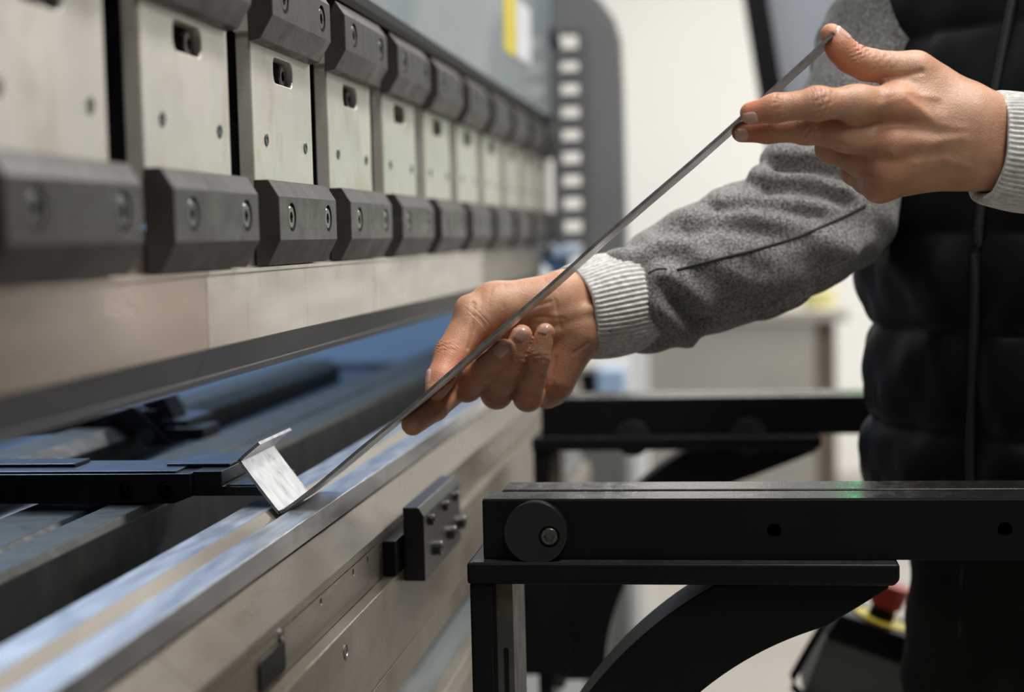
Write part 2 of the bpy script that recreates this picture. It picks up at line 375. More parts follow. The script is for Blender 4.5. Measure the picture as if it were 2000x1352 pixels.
# ------------------------------------------------------------------ punch holders
YN0 = 1.0145-.6
def H(px, py, x=XS): p = onX(px, py, x); return p[1]-1.0145, p[2]
h0 = thing('punch_holder', (XS, YN0, 1.14), 'dull steel punch holder bolted below the grey ram between two dark clamp plates', 'tool holder', 'row of punch holders along the ram')
off = 0
ya, yb = YN0+.0048, YN0+.1548
(sl0, st1), (sl1, sb1) = H(533, 112), H(572, 172)
zc = (st1+sb1)/2
slot = rrect(YN0+sl0, YN0+sl1, zc-.0088, zc+.0088, .0062)
o = prism('plate', [(ya, 1.1625), (yb, 1.1625), (yb, 1.338), (ya+.0, 1.338), (ya, 1.300), (ya-.0035, 1.300), (ya-.0035, 1.288), (ya, 1.288)], 'x', XS-.0105, XS, 'plate_steel', h0, [slot], bevel=.0009)
finish(o)
box('wedge_block', XS-.0225, XS-.0106, ya+.006, yb-.006, 1.163, 1.336, 'black_recess', h0)
o = socket_bolt('slot_screw', (XS-.0045, YN0+sl1-.0095, zc-.001), .0076, .006, 1, 'x', 'bolt_steel', h0)
for px, py in ((520, 273), (596, 289)):
    y, z = H(px, py)
    o = socket_bolt('pin', (XS+.0008, YN0+y, z), .0045, .002, 1, 'x', 'bolt_steel', h0, .0024)
def clamp(prof, bolts, rz):
    c = prism('clamp_plate', prof, 'y', YN0, YN0+.1535, 'clamp_steel', h0, bevel=.0007)
    cs = [cutter('x', (XC, YN0+y, z), .0098, -.0055, .02) for y, z in bolts]
    finish(c, cs)
    for y, z in bolts: socket_bolt('bolt', (XC-.0006, YN0+y, z), .0080, .0046, 1, 'x', 'bolt_steel', c)
    return c
clamp([(XS+.0002, 1.1919), (-.2977, 1.1919), (XC, 1.1807), (XC, 1.1520), (-.2998, 1.1355), (XS+.0002, 1.1352)], [(.0305, 1.1672), (.1290, 1.1672)], 1)
clamp([(XS+.0002, 1.3378), (-.2978, 1.3360), (XC, 1.3255), (XC, 1.2985), (-.2999, 1.2835), (XS+.0002, 1.2822)], [(.0305, 1.3125), (.1290, 1.3125)], -1)
for n in range(1, 12):
    c = copy_tree(h0); c.location.y = YN0+.2*n

# ------------------------------------------------------------------ punches
pp = [(-.3213, 1.1585), (-.3093, 1.1585), (-.3093, 1.1347), (-.3050, 1.1347), (-.3050, 1.1318), (-.3062, 1.1312), (-.3062, 1.0882), (-.3160, 1.0702), (-.3166, 1.0692), (-.3196, 1.0640), (-.3206, 1.0640), (-.338, 1.092), (-.338, 1.1347), (-.3213, 1.1347)]
cuts = [-.2, onX(405, 600, -.3062)[1], onX(943, 520, -.3062)[1], 2.62]
plab = ['long brownish bending punch segment, its joint beside the paler punch', 'pale clean bending punch segment above the bent sheet part', 'short darker bending punch segment next to the blue sensor']
for i in range(3):
    y0, y1 = cuts[i]+.0003, cuts[i+1]-.0003
    t = thing('bending_punch', (XD, (y0+y1)/2, 1.064), plab[i], 'punch')
    prism('punch_body', pp[:7]+pp[11:], 'y', y0, y1, ('punch_brown', 'punch_steel', 'bed_steel')[i], t, bevel=.0004)
    prism('punch_tip', [(-.3063, 1.0881), (-.3160, 1.0702), (-.3150, 1.0694), (-.3196, 1.0640), (-.3206, 1.0640), (-.3379, 1.0919)], 'y', y0, y1, 'tip_dark_reflection', t, bevel=.0003)
# ------------------------------------------------------------------ dies
V = .0081
dp = [(-.350, ZD), (XD-V, ZD), (XD-.0006, ZD-.0082), (XD+.0006, ZD-.0082), (XD+V, ZD), (-.290, ZD), (-.290, .9448), (-.2925, .9430), (-.3475, .9430), (-.350, .9448)]
ys = onZ(742, 908, ZD)[1]
dcuts = [-.2, ys, ys+.55, ys+1.1, 2.6]
dl = ['V-groove die segment carrying the bent sheet part', 'V-groove die segment behind the seam past the bent sheet part', 'V-groove die segment level with the support arm that has two discs', 'last V-groove die segment at the side frame']
for i in range(4):
    t = thing('bending_die', (XD, (dcuts[i]+dcuts[i+1])/2, .943), dl[i], 'die')
    o = prism('die_body', dp, 'y', dcuts[i]+.0002, dcuts[i+1]-.0002, 'die_steel', t, bevel=.0004)
    o.data.materials.append(MATS['groove_steel'])
    for f in o.data.polygons:
        if abs(f.center.x-XD) < V and ZD-.0085 < f.center.z < ZD-.0001 and abs(f.normal.y) < .5: f.material_index = 1
rp = [(-.2905, .9428), (-.2697, .9243), (-.2697, .9180), (-.2722, .9174), (-.2722, .9002), (-.2762, .9002), (-.2762, .8890), (-.37, .8890), (-.37, .9243), (-.352, .9428)]
rc = [-.2, onX(345, 1265, -.28)[1], onX(450, 1225, -.28)[1], 1.6, 2.7]
rl = ['plain die rail segment without clip or screw holes, joined to a short piece', 'short plain die rail segment between two close joints', 'long die rail segment with rows of screw holes and a black clip', 'die rail segment ending at the dark side frame']
hp = [(627, 1165), (690, 1105), (718, 1080), (744, 1055), (768, 1030), (790, 1010), (812, 988), (826, 976), (840, 964), (853, 952), (866, 941), (885, 912), (900, 900), (921, 886), (966, 840)]
holes = [onX(a, b, -.2697) for a, b in hp]
for i in range(4):
    y0, y1 = rc[i]+.0002, rc[i+1]-.0002
    t = thing('die_rail', (-.31, (y0+y1)/2, .889), rl[i], 'die rail')
    prism('rail_body', rp, 'y', y0, y1, 'rail_steel', t, bevel=.0005)
    hs = [circ(h[1], min(max(h[2], .8945), .9125), .0028, 12) for h in holes if y0+.01 < h[1] < y1-.01]
    if i == 1:
        s0, s1 = onX(503, 1320, -.2697), onX(553, 1268, -.2697)
        slotl = rrect(s0[1], min(s1[1], y1-.004), .8935, .9125, .004)
    o = prism('hole_strip', [(y0, .8892), (y1, .8892), (y1, .9172), (y0, .9172)], 'x', -.2721, -.2699, 'rail_steel', t, hs, bevel=.0003)
    if i == 2:
        a, b = onX(503, 1320, -.2697)[1], onX(553, 1268, -.2697)[1]
        c = prism('slot_clip', rrect(a, b, .8925, .9115, .004), 'x', -.2699, -.2680, 'black_paint', t, bevel=.0008)
        c['label'] = 'black slotted clip'
        q = onX(548, 1239, -.2697); lathe('ring_screw', [(0, .0042), (.0014, .0042), (.0014, .0028), (.0002, .0026)], 'x', (-.2699, q[1], min(q[2], .915)), 'pin_steel', t)
# ------------------------------------------------------------------ clamp block on the bed
yb0 = onX(835, 1070, -.240)[1]
t = thing('clamp_block', (-.25, yb0, .889), 'black bolted clamp block on the bed beside the support arm', 'clamp')
zb0, zt0 = onX(835, 1138, -.240)[2], onX(835, 1010, -.240)[2]
prism('face_plate', [(-.2594, zb0), (-.2425, zb0), (-.2425, zt0+.001), (-.2465, zt0+.008), (-.2594, zt0+.008)], 'y', yb0, yb0+.17, 'disc_black', t, bevel=.0008)
prism('back_plate', [(-.2695, .8890), (-.2596, .8890), (-.2596, .9165), (-.2695, .9165)], 'y', yb0-.03, yb0+.21, 'black_paint', t, bevel=.0008)
for k, (a, b) in enumerate(((.033, .012), (.10, .012), (.15, .012))):
    socket_bolt('bolt', (-.2365, yb0+a+.012, zb0+.018), .0062, .006, 1, 'x', 'bolt_steel', t)
    socket_bolt('bolt', (-.2385, yb0+a-.008, zt0-.006), .0045, .004, 1, 'x', 'bolt_steel', t)

# ------------------------------------------------------------------ back gauge fingers
def finger(name, y0, label, dx=0.0, dz=0.0, tilt=False):
    t = thing(name, (-.45+dx, y0, .965+dz), label, 'gauge finger')
    zt = onY(300, 926, 1.10)[2]+dz; zb = onY(300, 984, 1.10)[2]+dz
    def X(px, py=940): return onY(px, py, 1.10)[0]+dx
    o = prism('finger_body', [(X(-420), zb), (X(338), zb), (X(369), zb+.0045), (X(372), zb+.0045), (X(372), zt), (X(-420), zt)], 'y', y0, y0+.065, 'gauge_black', t, bevel=.0006)
    cs = [cutter('y', (X(246), y0, (zt+zb)/2-.001), .0068, -.01, .012), cutter('y', (X(322), y0, (zt+zb)/2-.001), .0068, -.01, .012), cutter('y', (X(40), y0, (zt+zb)/2-.001), .0052, -.01, .004)]
    finish(o, cs)
    for px in (246, 322): socket_bolt('bolt', (X(px), y0+.006, (zt+zb)/2-.001), .0060, .005, -1, 'y', 'gauge_black', t)
    prism('finger_nose', [(X(372), zb+.0045), (X(512), zb+.0045), (X(512), zt-.0105), (X(428), zt-.0105), (X(428), zt+.0008), (X(372), zt+.0008)], 'y', y0+.006, y0+.088, 'gauge_black', t, bevel=.0006)
    box('top_plate', X(-420), X(340), y0+.004, y0+.060, zt+.0001, zt+.0016, 'gauge_top', t, .0004)
    box('nose_plate', X(300), X(426), y0+.028, y0+.086, zt+.0017, zt+.0034, 'gauge_top', t, .0004)
    box('nose_pad', X(434), X(508), y0+.008, y0+.086, zt-.0104, zt-.0092, 'gauge_top', t, .0003)
    box('slide_plate', X(-200), X(120), y0+.025, y0+.055, zt+.0017, zt+.0042, 'gauge_black', t, .0005)
    lathe('swivel_pin', [(0, .005), (.0085, .005), (.0095, .004)], 'z', (X(235), y0+.02, zb-.0096), 'pin_steel', t)
    if tilt:
        c = [onY(a, b, y0) for a, b in ((225, 804), (262, 792), (338, 868), (290, 872))]
        o = prism('tilt_lever', [(p[0], p[2]) for p in c], 'y', y0-.004, y0+.004, 'gauge_black', t, bevel=.0006)
        c = [onY(a, b, y0) for a, b in ((268, 788), (312, 778), (352, 858), (322, 866))]
        prism('tilt_block', [(p[0], p[2]) for p in c], 'y', y0+.012, y0+.05, 'gauge_black', t, bevel=.001)
        lathe('pivot', [(-.006, .008), (.055, .008)], 'y', tuple(onY(290, 852, y0)), 'gauge_top', t)
        p0 = onY(340, 842, y0); box('lever_foot', p0[0]-.01, p0[0]+.03, y0, y0+.05, p0[2]-.010, p0[2]+.003, 'gauge_black', t, .001)
    return t
finger('back_gauge_finger', 1.10, 'black stepped back gauge finger under the flange of the bent sheet part')
finger('back_gauge_finger', 1.52, 'black back gauge finger with a raised tilting lever', dx=-.205, tilt=True)

# ------------------------------------------------------------------ bent sheet part
Y0S, WS, TH = 1.088, .083, .0022
SH = [(506, 866), (481, 887), (471, 897), (472, 908), (537, 994), (545, 1001), (556, 997), (620, 948), (700, 880), (772, 821), (860, 744), (960, 657), (1060, 570), (1160, 480), (1260, 393), (1350, 316), (1440, 236), (1530, 155), (1627, 67)]
SP = [onY(a, b, Y0S)[[0, 2]] for a, b in SH]
def strip_mesh(P, t, y0, y1):
    P = [np.array(p) for p in P]; n = len(P); Nn = []
    for i in range(n):
        a, b = P[max(0, i-1)], P[min(n-1, i+1)]; d = (b-a)/np.linalg.norm(b-a); Nn.append(np.array([-d[1], d[0]]))
    bm = bmesh.new(); q = []
    for i in range(n):
        row = []
        for y, s in ((y0, 1), (y1, 1), (y1, -1), (y0, -1)):
            p = P[i]+Nn[i]*s*t/2; row.append(bm.verts.new((p[0], y, p[1])))
        q.append(row)
    for a, b in zip(q, q[1:]):
        for k in range(4):
            f = bm.faces.new((a[k], a[(k+1) % 4], b[(k+1) % 4], b[k])); f.material_index = 1 if k in (1, 3) else 0; f.smooth = True
    for r in (q[0], q[-1]): bm.faces.new(r).material_index = 0 if r is q[0] else 1
    return bm
# refine the polyline
def refine(P, m=4):
    P = np.array(P); out = []
    for i in range(len(P)-1):
        p0, p1, p2, p3 = P[max(0, i-1)], P[i], P[i+1], P[min(len(P)-1, i+2)]
        for k in range(m):
            u = k/m; out.append(.5*((2*p1)+(-p0+p2)*u+(2*p0-5*p1+4*p2-p3)*u*u+(-p0+3*p1-3*p2+p3)*u**3))
    out.append(P[-1]); return out
bm = strip_mesh(SP[:1]+refine(SP[1:6], 3)+refine(SP[6:], 2), TH, Y0S, Y0S+WS)
so = from_bm('bent_sheet_part', bm, None)
so.data.materials.append(MATS['sheet_steel']); so.data.materials.append(MATS['sheet_edge'])
m = so.modifiers.new('edge', 'EDGE_SPLIT'); m.split_angle = math.radians(40)
tag(so, 'long thin bent steel strip with a channel-shaped end held in two hands', 'sheet metal')

# ------------------------------------------------------------------ support arms
def support_arm(y0, xl, xr, label, discs, hole_x, plate_x1):
    """xl left end of rail, all in metres; y0 front face"""
    t = thing('support_arm', (xl+.02, y0+.035, .55), label, 'support arm', None)
    zt, zb = ZD+.0015, .9185
    fr_ = box('front_rail', xl, xr, y0, y0+.034, zb, zt, 'black_paint', t, .0009)
    cs = [cutter('y', (x, y0, z), .0050, -.01, .02) for x, z in hole_x]
    if cs: finish(fr_, cs)
    box('front_rail_face', xl+.0005, xr-.0005, y0+.0015, y0+.033, zt-.0002, zt+.0006, 'black_top', fr_)
    rr = prism('rear_rail', [(xl+.006, zb), (xr, zb), (xr, zt+.001), (xl+.010, zt+.001), (xl+.006, zt-.0035)], 'y', y0+.040, y0+.076, 'black_top', t, bevel=.0008)
    box('rail_web', xl+.004, xr, y0+.033, y0+.041, zb, zt-.009, 'black_paint', t)
    for dx, dz, r, bx, bz in discs:
        d = prism('eccentric_disc', circ(xl+dx, zb+dz, r, 48), 'y', y0-.0095, y0-.0002, 'disc_black', t, bevel=.0007)
        finish(d, [cutter('y', (xl+dx+bx, y0-.0095, zb+dz+bz), .0078, -.01, .004)])
        socket_bolt('bolt', (xl+dx+bx, y0-.0092, zb+dz+bz), .0064, .0035, -1, 'y', 'pin_steel', d, .0041)
    px0 = xl-.0105
    p = prism('bracket_plate', [(px0, zb-.0160), (plate_x1-.004, zb-.0160), (plate_x1, zb-.012), (plate_x1, zb-.0004), (px0, zb-.0004)], 'y', y0-.012, y0+.080, 'black_paint', t, bevel=.0022, seg=3)
    box('bracket_top_edge', px0+.004, plate_x1-.002, y0-.0108, y0-.0002, zb-.0005, zb-.0001, 'black_top', p)
    box('post', px0+.001, px0+.018, y0-.008, y0+.075, .55, zb-.0161, 'black_paint', t, .002)
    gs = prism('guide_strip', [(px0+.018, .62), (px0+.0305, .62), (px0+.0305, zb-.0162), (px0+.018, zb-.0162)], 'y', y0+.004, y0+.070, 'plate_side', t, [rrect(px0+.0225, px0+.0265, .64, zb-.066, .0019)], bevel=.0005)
    # curved brace, a quarter ring welded between post and plate
    cx, cz = xl+(1811-943)*.3613e-3, zb-.0001-(1891-1104)*.3613e-3
    r0, r1 = .2457, .3035; a0, a1 = math.radians(181), math.radians(96)
    outer = []; inner = []
    zt_b = zb-.0165
    for k in range(41):
        a = a0+(a1-a0)*k/40
        outer.append((cx+r1*math.cos(a), min(cz+r1*math.sin(a), zt_b))); inner.append((cx+r0*math.cos(a), min(cz+r0*math.sin(a), zt_b)))
    end = plate_x1-.006
    outer = [q for q in outer if q[1] < zt_b-1e-6]+[(min(end, outer[-1][0]), zt_b)]
    inner = [q for q in inner if q[0] < xl+(1640-943)*.3613e-3]
    prism('curved_brace', outer+[(end, zt_b), (end, zt_b-.005)]+inner[::-1], 'y', y0+.006, y0+.066, 'black_paint', t, bevel=.0012)
    box('slide_block', -.2465, px0+.04, y0-.015, y0+.085, .64, .775, 'black_paint', t, .003)
    return t
xl = onY(943, 1040, 1.12)[0]; xl2 = onY(1057, 820, 1.818)[0]
dz_ = lambda px, py, y: onY(px, py, y)
d0 = onY(1046, 1041, 1.112); b0 = onY(1073, 1048, 1.112)
hx = [tuple(onY(a, b, 1.12)[[0, 2]]) for a, b in ((1512, 1036), (1963, 1034))]
support_arm(1.12, xl, xl+.43, 'black sheet support arm with one large eccentric disc and two bored holes', [(d0[0]-xl, d0[2]-.9185, .0226, b0[0]-d0[0], b0[2]-d0[2])], hx, onY(1758, 1130, 1.108)[0])
e = [onY(a, b, 1.81) for a, b in ((1236, 857), (1462, 853))]
support_arm(1.818, xl2, xl2+.52, 'black sheet support arm with two discs below its rail, behind the bent sheet', [(q[0]-xl2, q[2]-.9185, .0205, .002, -.006) for q in e], [], onY(1605, 870, 1.806)[0])

# ------------------------------------------------------------------ blue light-guard head at the far end of the punch row
t = thing('sensor_head', (-.30, 2.68, .90), 'blue optical sensor head beside the far end of the punches', 'sensor')
a, b = onY(1036, 510, 2.68), onY(1128, 510, 2.68)
zt1, zm, zb1 = onY(1080, 482, 2.68)[2], onY(1080, 503, 2.68)[2], onY(1080, 640, 2.68)[2]
box('head', a[0], b[0], 2.68, 2.76, zm, zt1, 'blue_paint', t, .004)
box('body', a[0]+.006, b[0]-.02, 2.684, 2.76, zb1, zm-.0003, 'navy_paint', t, .003)
q = onY(1045, 535, 2.68); lathe('knob', [(-.012, .013), (-.010, .0145), (0, .0145), (.003, .012)], 'y', (q[0]+.012, 2.680, q[2]), 'white_paint', t)
q = onY(1072, 490, 2.68); lathe('lens', [(-.006, .009), (0, .010), (.003, .009)], 'y', (q[0], 2.679, q[2]), 'chrome', t)
box('bracket', a[0]-.01, a[0]+.02, 2.765, 2.784, zb1, zt1, 'dark_paint', t)
# ------------------------------------------------------------------ emergency stop pedestal
YE = 1.72; K = YE/F
E0 = onY(1640, 1248, YE); rot = math.radians(19.5)
def EU(u, v): return (E0[0]+u*math.cos(rot)+v*math.sin(rot), E0[2]-u*math.sin(rot)+v*math.cos(rot))
t = thing('emergency_stop_box', (E0[0]+.06, YE+.06, 0), 'tilted control box with red mushroom button on a yellow ring', 'control box')
prism('box_body', [EU(-.014, -.004), EU(.12, -.004), EU(.12, -.075), EU(-.016, -.075)], 'y', YE+.003, YE+.09, 'box_grey', t, bevel=.003)
lid = prism('lid', [EU(-.015, -.003), EU(.122, -.003), EU(.122, .026), EU(-.008, .026)], 'y', YE, YE+.093, 'black_paint', t, bevel=.002)
def disc_uv(name, u, v0, v1, r, r2, m, par, yc):
    bm = bmesh.new(); rings = []
    for v, rr in ((v0, r), (v1, r2)):
        ring = []
        for i in range(32):
            an = 2*math.pi*i/32; p = EU(u+rr*math.cos(an), v); ring.append(bm.verts.new((p[0], yc+rr*math.sin(an), p[1])))
        rings.append(ring)
    for i in range(32): bm.faces.new((rings[0][i], rings[0][(i+1) % 32], rings[1][(i+1) % 32], rings[1][i]))
    bm.faces.new(rings[0]); bm.faces.new(rings[1])
    return from_bm(name, bm, m, par, bevel=.0008)
yc = YE+.042
disc_uv('yellow_ring', .042, .0262, .0278, .0305, .0305, 'yellow_plastic', t, yc)
disc_uv('collar', .040, .0279, .042, .0145, .0135, 'black_paint', t, yc)
disc_uv('mushroom_button', .040, .0421, .068, .0175, .022, 'red_plastic', t, yc)
disc_uv('key_switch', .092, .0262, .036, .014, .013, 'black_paint', t, yc-.01)
disc_uv('key_bezel', .092, .0361, .039, .0145, .0135, 'chrome', t, yc-.01)
fp = [(-.022, .012), (-.028, -.02), (-.034, -.055), (-.030, -.066), (0, -.079), (.06, -.080), (.12, -.080)]
tube('tube_frame', [(EU(u, v)[0], YE-.006, EU(u, v)[1]) for u, v in fp], .0045, 'black_paint', t)
p = EU(.055, -.075); lathe('stand_pole', [(0.02, .02), (p[1], .02)], 'z', (p[0], YE+.05, 0), 'black_paint', t)
lathe('stand_base', [(0, .16), (.015, .16), (.022, .15)], 'z', (p[0], YE+.05, 0), 'black_paint', t, n=40)
# ------------------------------------------------------------------ control panel
YP = 3.2; P0 = onY(1508, 340, YP); lean = math.radians(8.2)
def PU(u, v): return (P0[0]+u*math.cos(lean)-v*math.sin(lean), P0[2]+u*math.sin(lean)+v*math.cos(lean))
t = thing('control_panel', (.62, YP, 0), 'large tilted control panel with black frame and grey screen behind the operator', 'control panel')
prism('panel_frame', [PU(0, 0), PU(.62, 0), PU(.62, .8), PU(0, .8)], 'y', YP, YP+.07, 'black_paint', t, [[PU(.047, .05), PU(.57, .05), PU(.57, .75), PU(.047, .75)]], bevel=.003)
prism('screen', [PU(.045, .045), PU(.575, .045), PU(.575, .755), PU(.045, .755)], 'y', YP+.03, YP+.05, 'screen_grey', t)
prism('screen_bar', [PU(.10, .42), PU(.57, .42), PU(.57, .44), PU(.10, .44)], 'y', YP+.022, YP+.0298, 'dark_paint', t)
box('pole', .56, .64, YP+.075, YP+.15, .03, 1.75, 'black_paint', t)
box('pole_foot', .35, .85, YP-.05, YP+.3, 0, .03, 'black_paint', t, .004)
q = onZ(1700, 972, ZD+.002); d = ray(1700, 972); d = d*np.array([1, 1, -1]); s = (YP-.06-q[1])/d[1]; g = q+d*s
box('button_console', g[0]-.10, .60, YP-.058, YP+.074, g[2]-.07, g[2]+.07, 'black_paint', t, .003)
lathe('green_light', [(-.014, .02), (-.010, .026), (0, .026)], 'y', (g[0], YP-.058, g[2]), 'green_glow', t)
# ------------------------------------------------------------------ background furniture
YB = 5.6
a, b = onY(1262, 620, YB), onY(1640, 620, YB); zt2 = onY(1450, 608, YB)[2]
t = thing('workbench', ((a[0]+b[0])/2, YB+.3, 0), 'grey panelled workbench with brown leg against the white wall', 'workbench')
box('bench_top', a[0]-.02, b[0]+.03, YB-.02, YB+.6, zt2-.04, zt2, 'bench_grey', t, .004)
box('front_panel', a[0], onY(1592, 620, YB)[0], YB, YB+.03, .25, zt2-.041, 'bench_grey', t)
for x in (a[0]+.02, onY(1596, 620, YB)[0]):
    box('leg', x, x+.065, YB+.031, YB+.09, 0, zt2-.041, 'bench_brown', t); box('leg', x, x+.065, YB+.52, YB+.58, 0, zt2-.041, 'bench_brown', t)
q = onY(1602, 608, YB)
t = thing('yellow_tub', (q[0], YB+.1, zt2), 'pale yellow tub standing on the workbench', 'tub')
lathe('tub_body', [(0, .055), (.055, .065)], 'z', (q[0], YB+.1, zt2), 'yellow_pale', t); lathe('tub_rim', [(.0552, .069), (.066, .069)], 'z', (q[0], YB+.1, zt2), 'yellow_pale', t)
a, b = onY(1234, 700, 4.0)[0], onY(1262, 700, 4.0)[0]
t = thing('white_post', ((a+b)/2, 4.02, 0), 'slim white square post standing beyond the support arms', 'post')
box('post_shaft', a, b, 4.0, 4.04, .02, 1.05, 'white_paint', t, .003); box('post_foot', a-.05, b+.05, 3.95, 4.09, 0, .02, 'white_paint', t, .003); box('post_cap', a-.004, b+.004, 3.996, 4.044, 1.0502, 1.062, 'white_paint', t, .002)
a, b = onY(1166, 760, 3.5)[0], onY(1214, 760, 3.5)[0]; z0, z1 = onY(1190, 790, 3.5)[2], onY(1190, 722, 3.5)[2]
t = thing('tool_cabinet', ((a+b)/2, 3.6, 0), 'small grey cabinet standing between the press brake and the white post', 'cabinet')
box('cabinet_body', a-.06, b+.01, 3.5, 3.8, .03, z0-.002, 'frame_grey', t, .004); box('cabinet_door', a-.05, b, 3.488, 3.4995, .08, z0-.03, 'box_grey', t, .003); box('plinth', a-.05, b, 3.52, 3.79, 0, .0299, 'black_paint', t)
t = thing('blue_case', ((a+b)/2, 3.55, z0), 'small blue case with black end on the grey cabinet', 'case')
box('case_body', a+.0, b+.006, 3.5, 3.62, z0, z1, 'blue_paint', t, .004); box('black_end', a-.055, a-.0002, 3.5, 3.62, z0, z1-.004, 'black_paint', t, .003)
# ------------------------------------------------------------------ implicit surfaces for bodies and cloth
class SDF:
    def __init__(s, lo, hi, h):
        s.lo = np.array(lo, np.float32); s.h = h; s.n = np.ceil((np.array(hi)-np.array(lo))/h).astype(int)+1
        s.ax = [(s.lo[i]+h*np.arange(s.n[i])).astype(np.float32) for i in range(3)]
        s.d = np.full(tuple(s.n), .05, np.float32)
    def sub(s, lo, hi):
        a = np.clip(np.floor((np.array(lo)-s.lo)/s.h).astype(int), 0, s.n); b = np.clip(np.ceil((np.array(hi)-s.lo)/s.h).astype(int)+1, 0, s.n)
        sl = tuple(slice(a[i], b[i]) for i in range(3))
        return sl, s.ax[0][sl[0]][:, None, None], s.ax[1][sl[1]][None, :, None], s.ax[2][sl[2]][None, None, :]
    def cone(s, p, q, r1, r2, k=.004, web=None, cut=False):
        p = np.array(p, np.float32); q = np.array(q, np.float32); R_ = max(r1, r2)+max(k if np.isscalar(k) else .012, .004)+.006
        if web is not None: R_ += .01
        sl, X, Y, Z = s.sub(np.minimum(p, q)-R_, np.maximum(p, q)+R_)
        if s.d[sl].size == 0: return
        b = q-p; L2 = float(b@b)+1e-12
        t = np.clip(((X-p[0])*b[0]+(Y-p[1])*b[1]+(Z-p[2])*b[2])/L2, 0, 1)
        dd = np.sqrt((X-p[0]-b[0]*t)**2+(Y-p[1]-b[1]*t)**2+(Z-p[2]-b[2]*t)**2)-(r1+(r2-r1)*t)
        s.merge(sl, dd, k if web is None else s.webk(X, Y, Z, web, k), cut)
    def webk(s, X, Y, Z, web, k):
        c, big, rad = web
        g = np.exp(-((X-c[0])**2+(Y-c[1])**2+(Z-c[2])**2)/rad**2)
        return k+(big-k)*g
    def ell(s, c, r, k=.004, rot=None, cut=False):
        c = np.array(c, np.float32); rm = max(r)+.02
        sl, X, Y, Z = s.sub(c-rm, c+rm)
        if s.d[sl].size == 0: return
        x, y, z = X-c[0], Y-c[1], Z-c[2]
        if rot is not None:
            x, y, z = (rot[i][0]*x+rot[i][1]*y+rot[i][2]*z for i in range(3))
        q = np.sqrt((x/r[0])**2+(y/r[1])**2+(z/r[2])**2)
        s.merge(sl, (q-1)*min(r), k, cut)
    def merge(s, sl, dd, k, cut=False):
        a = s.d[sl]
        if cut: dd = -dd; h = np.clip(.5-.5*(dd-a)/(-np.maximum(k, 1e-6))*-1, 0, 1); h = np.clip(.5-.5*(a-dd)/np.maximum(k, 1e-6), 0, 1); s.d[sl] = a*(1-h)+dd*h+k*h*(1-h)
        else: h = np.clip(.5+.5*(a-dd)/np.maximum(k, 1e-6), 0, 1); s.d[sl] = a*(1-h)+dd*h-k*h*(1-h)
    def mesh(s):
        d = s.d; n = s.n; neg = d < 0
        c = np.zeros(tuple(n-1), np.uint8)
        for i in (0, 1):
            for j in (0, 1):
                for k in (0, 1): c += neg[i:n[0]-1+i, j:n[1]-1+j, k:n[2]-1+k]
        act = np.argwhere((c > 0) & (c < 8)); idx = np.full(tuple(n-1), -1, np.int64); idx[tuple(act.T)] = np.arange(len(act))
        cor = [np.array((i, j, k)) for i in (0, 1) for j in (0, 1) for k in (0, 1)]
        val = [d[tuple((act+q).T)] for q in cor]
        S = np.zeros((len(act), 3)); C_ = np.zeros(len(act))
        for a in range(8):
            for b in range(a+1, 8):
                if np.abs(cor[a]-cor[b]).sum() != 1: continue
                va, vb = val[a], val[b]; m_ = (va < 0) != (vb < 0); t = np.where(m_, va/(va-vb+1e-20), 0)
                S[m_] += cor[a]+t[m_, None]*(cor[b]-cor[a]); C_[m_] += 1
        V_ = s.lo+(act+S/C_[:, None])*s.h
        faces = []
        for ax in range(3):
            o1, o2 = (ax+1) % 3, (ax+2) % 3
            A = np.take(neg, range(0, n[ax]-1), ax); B = np.take(neg, range(1, n[ax]), ax)
            e = np.argwhere(A != B); e = e[(e[:, o1] > 0) & (e[:, o2] > 0) & (e[:, o1] < n[o1]-1) & (e[:, o2] < n[o2]-1)]
            fl = A[tuple(e.T)]
            u = np.zeros(3, int); u[o1] = 1; v = np.zeros(3, int); v[o2] = 1
            q = np.stack([idx[tuple((e-w_).T)] for w_ in (u+v, v, 0*u, u)], 1)
            q[~fl] = q[~fl][:, ::-1]; faces.append(q)
        return V_, np.concatenate(faces)
def relax(V_, F_, it=1, lam=.5):
    E_ = np.concatenate([F_[:, [i, (i+1) % 4]] for i in range(4)])
    for _ in range(it):
        acc = np.zeros_like(V_); cnt = np.zeros(len(V_))
        for a, b in ((0, 1), (1, 0)):
            for k in range(3): acc[:, k] += np.bincount(E_[:, a], V_[E_[:, b], k], len(V_))
            cnt += np.bincount(E_[:, a], minlength=len(V_))
        V_ = V_+lam*(acc/np.maximum(cnt, 1)[:, None]-V_)
    return V_
def normals(V_, F_):
    fn = np.cross(V_[F_[:, 2]]-V_[F_[:, 0]], V_[F_[:, 3]]-V_[F_[:, 1]]); N_ = np.zeros_like(V_)
    for i in range(4):
        for k in range(3): N_[:, k] += np.bincount(F_[:, i], fn[:, k], len(V_))
    return N_/(np.linalg.norm(N_, axis=1)[:, None]+1e-20)
def mesh_np(name, V_, F_):
    me = bpy.data.meshes.new(name); me.vertices.add(len(V_)); me.vertices.foreach_set('co', V_.astype(np.float32).ravel())
    nf = len(F_); me.loops.add(nf*4); me.loops.foreach_set('vertex_index', F_.astype(np.int32).ravel())
    me.polygons.add(nf); me.polygons.foreach_set('loop_start', np.arange(0, nf*4, 4, dtype=np.int32)); me.polygons.foreach_set('loop_total', np.full(nf, 4, np.int32))
    me.polygons.foreach_set('use_smooth', np.ones(nf, bool)); me.update(calc_edges=True); me.validate()
    return me
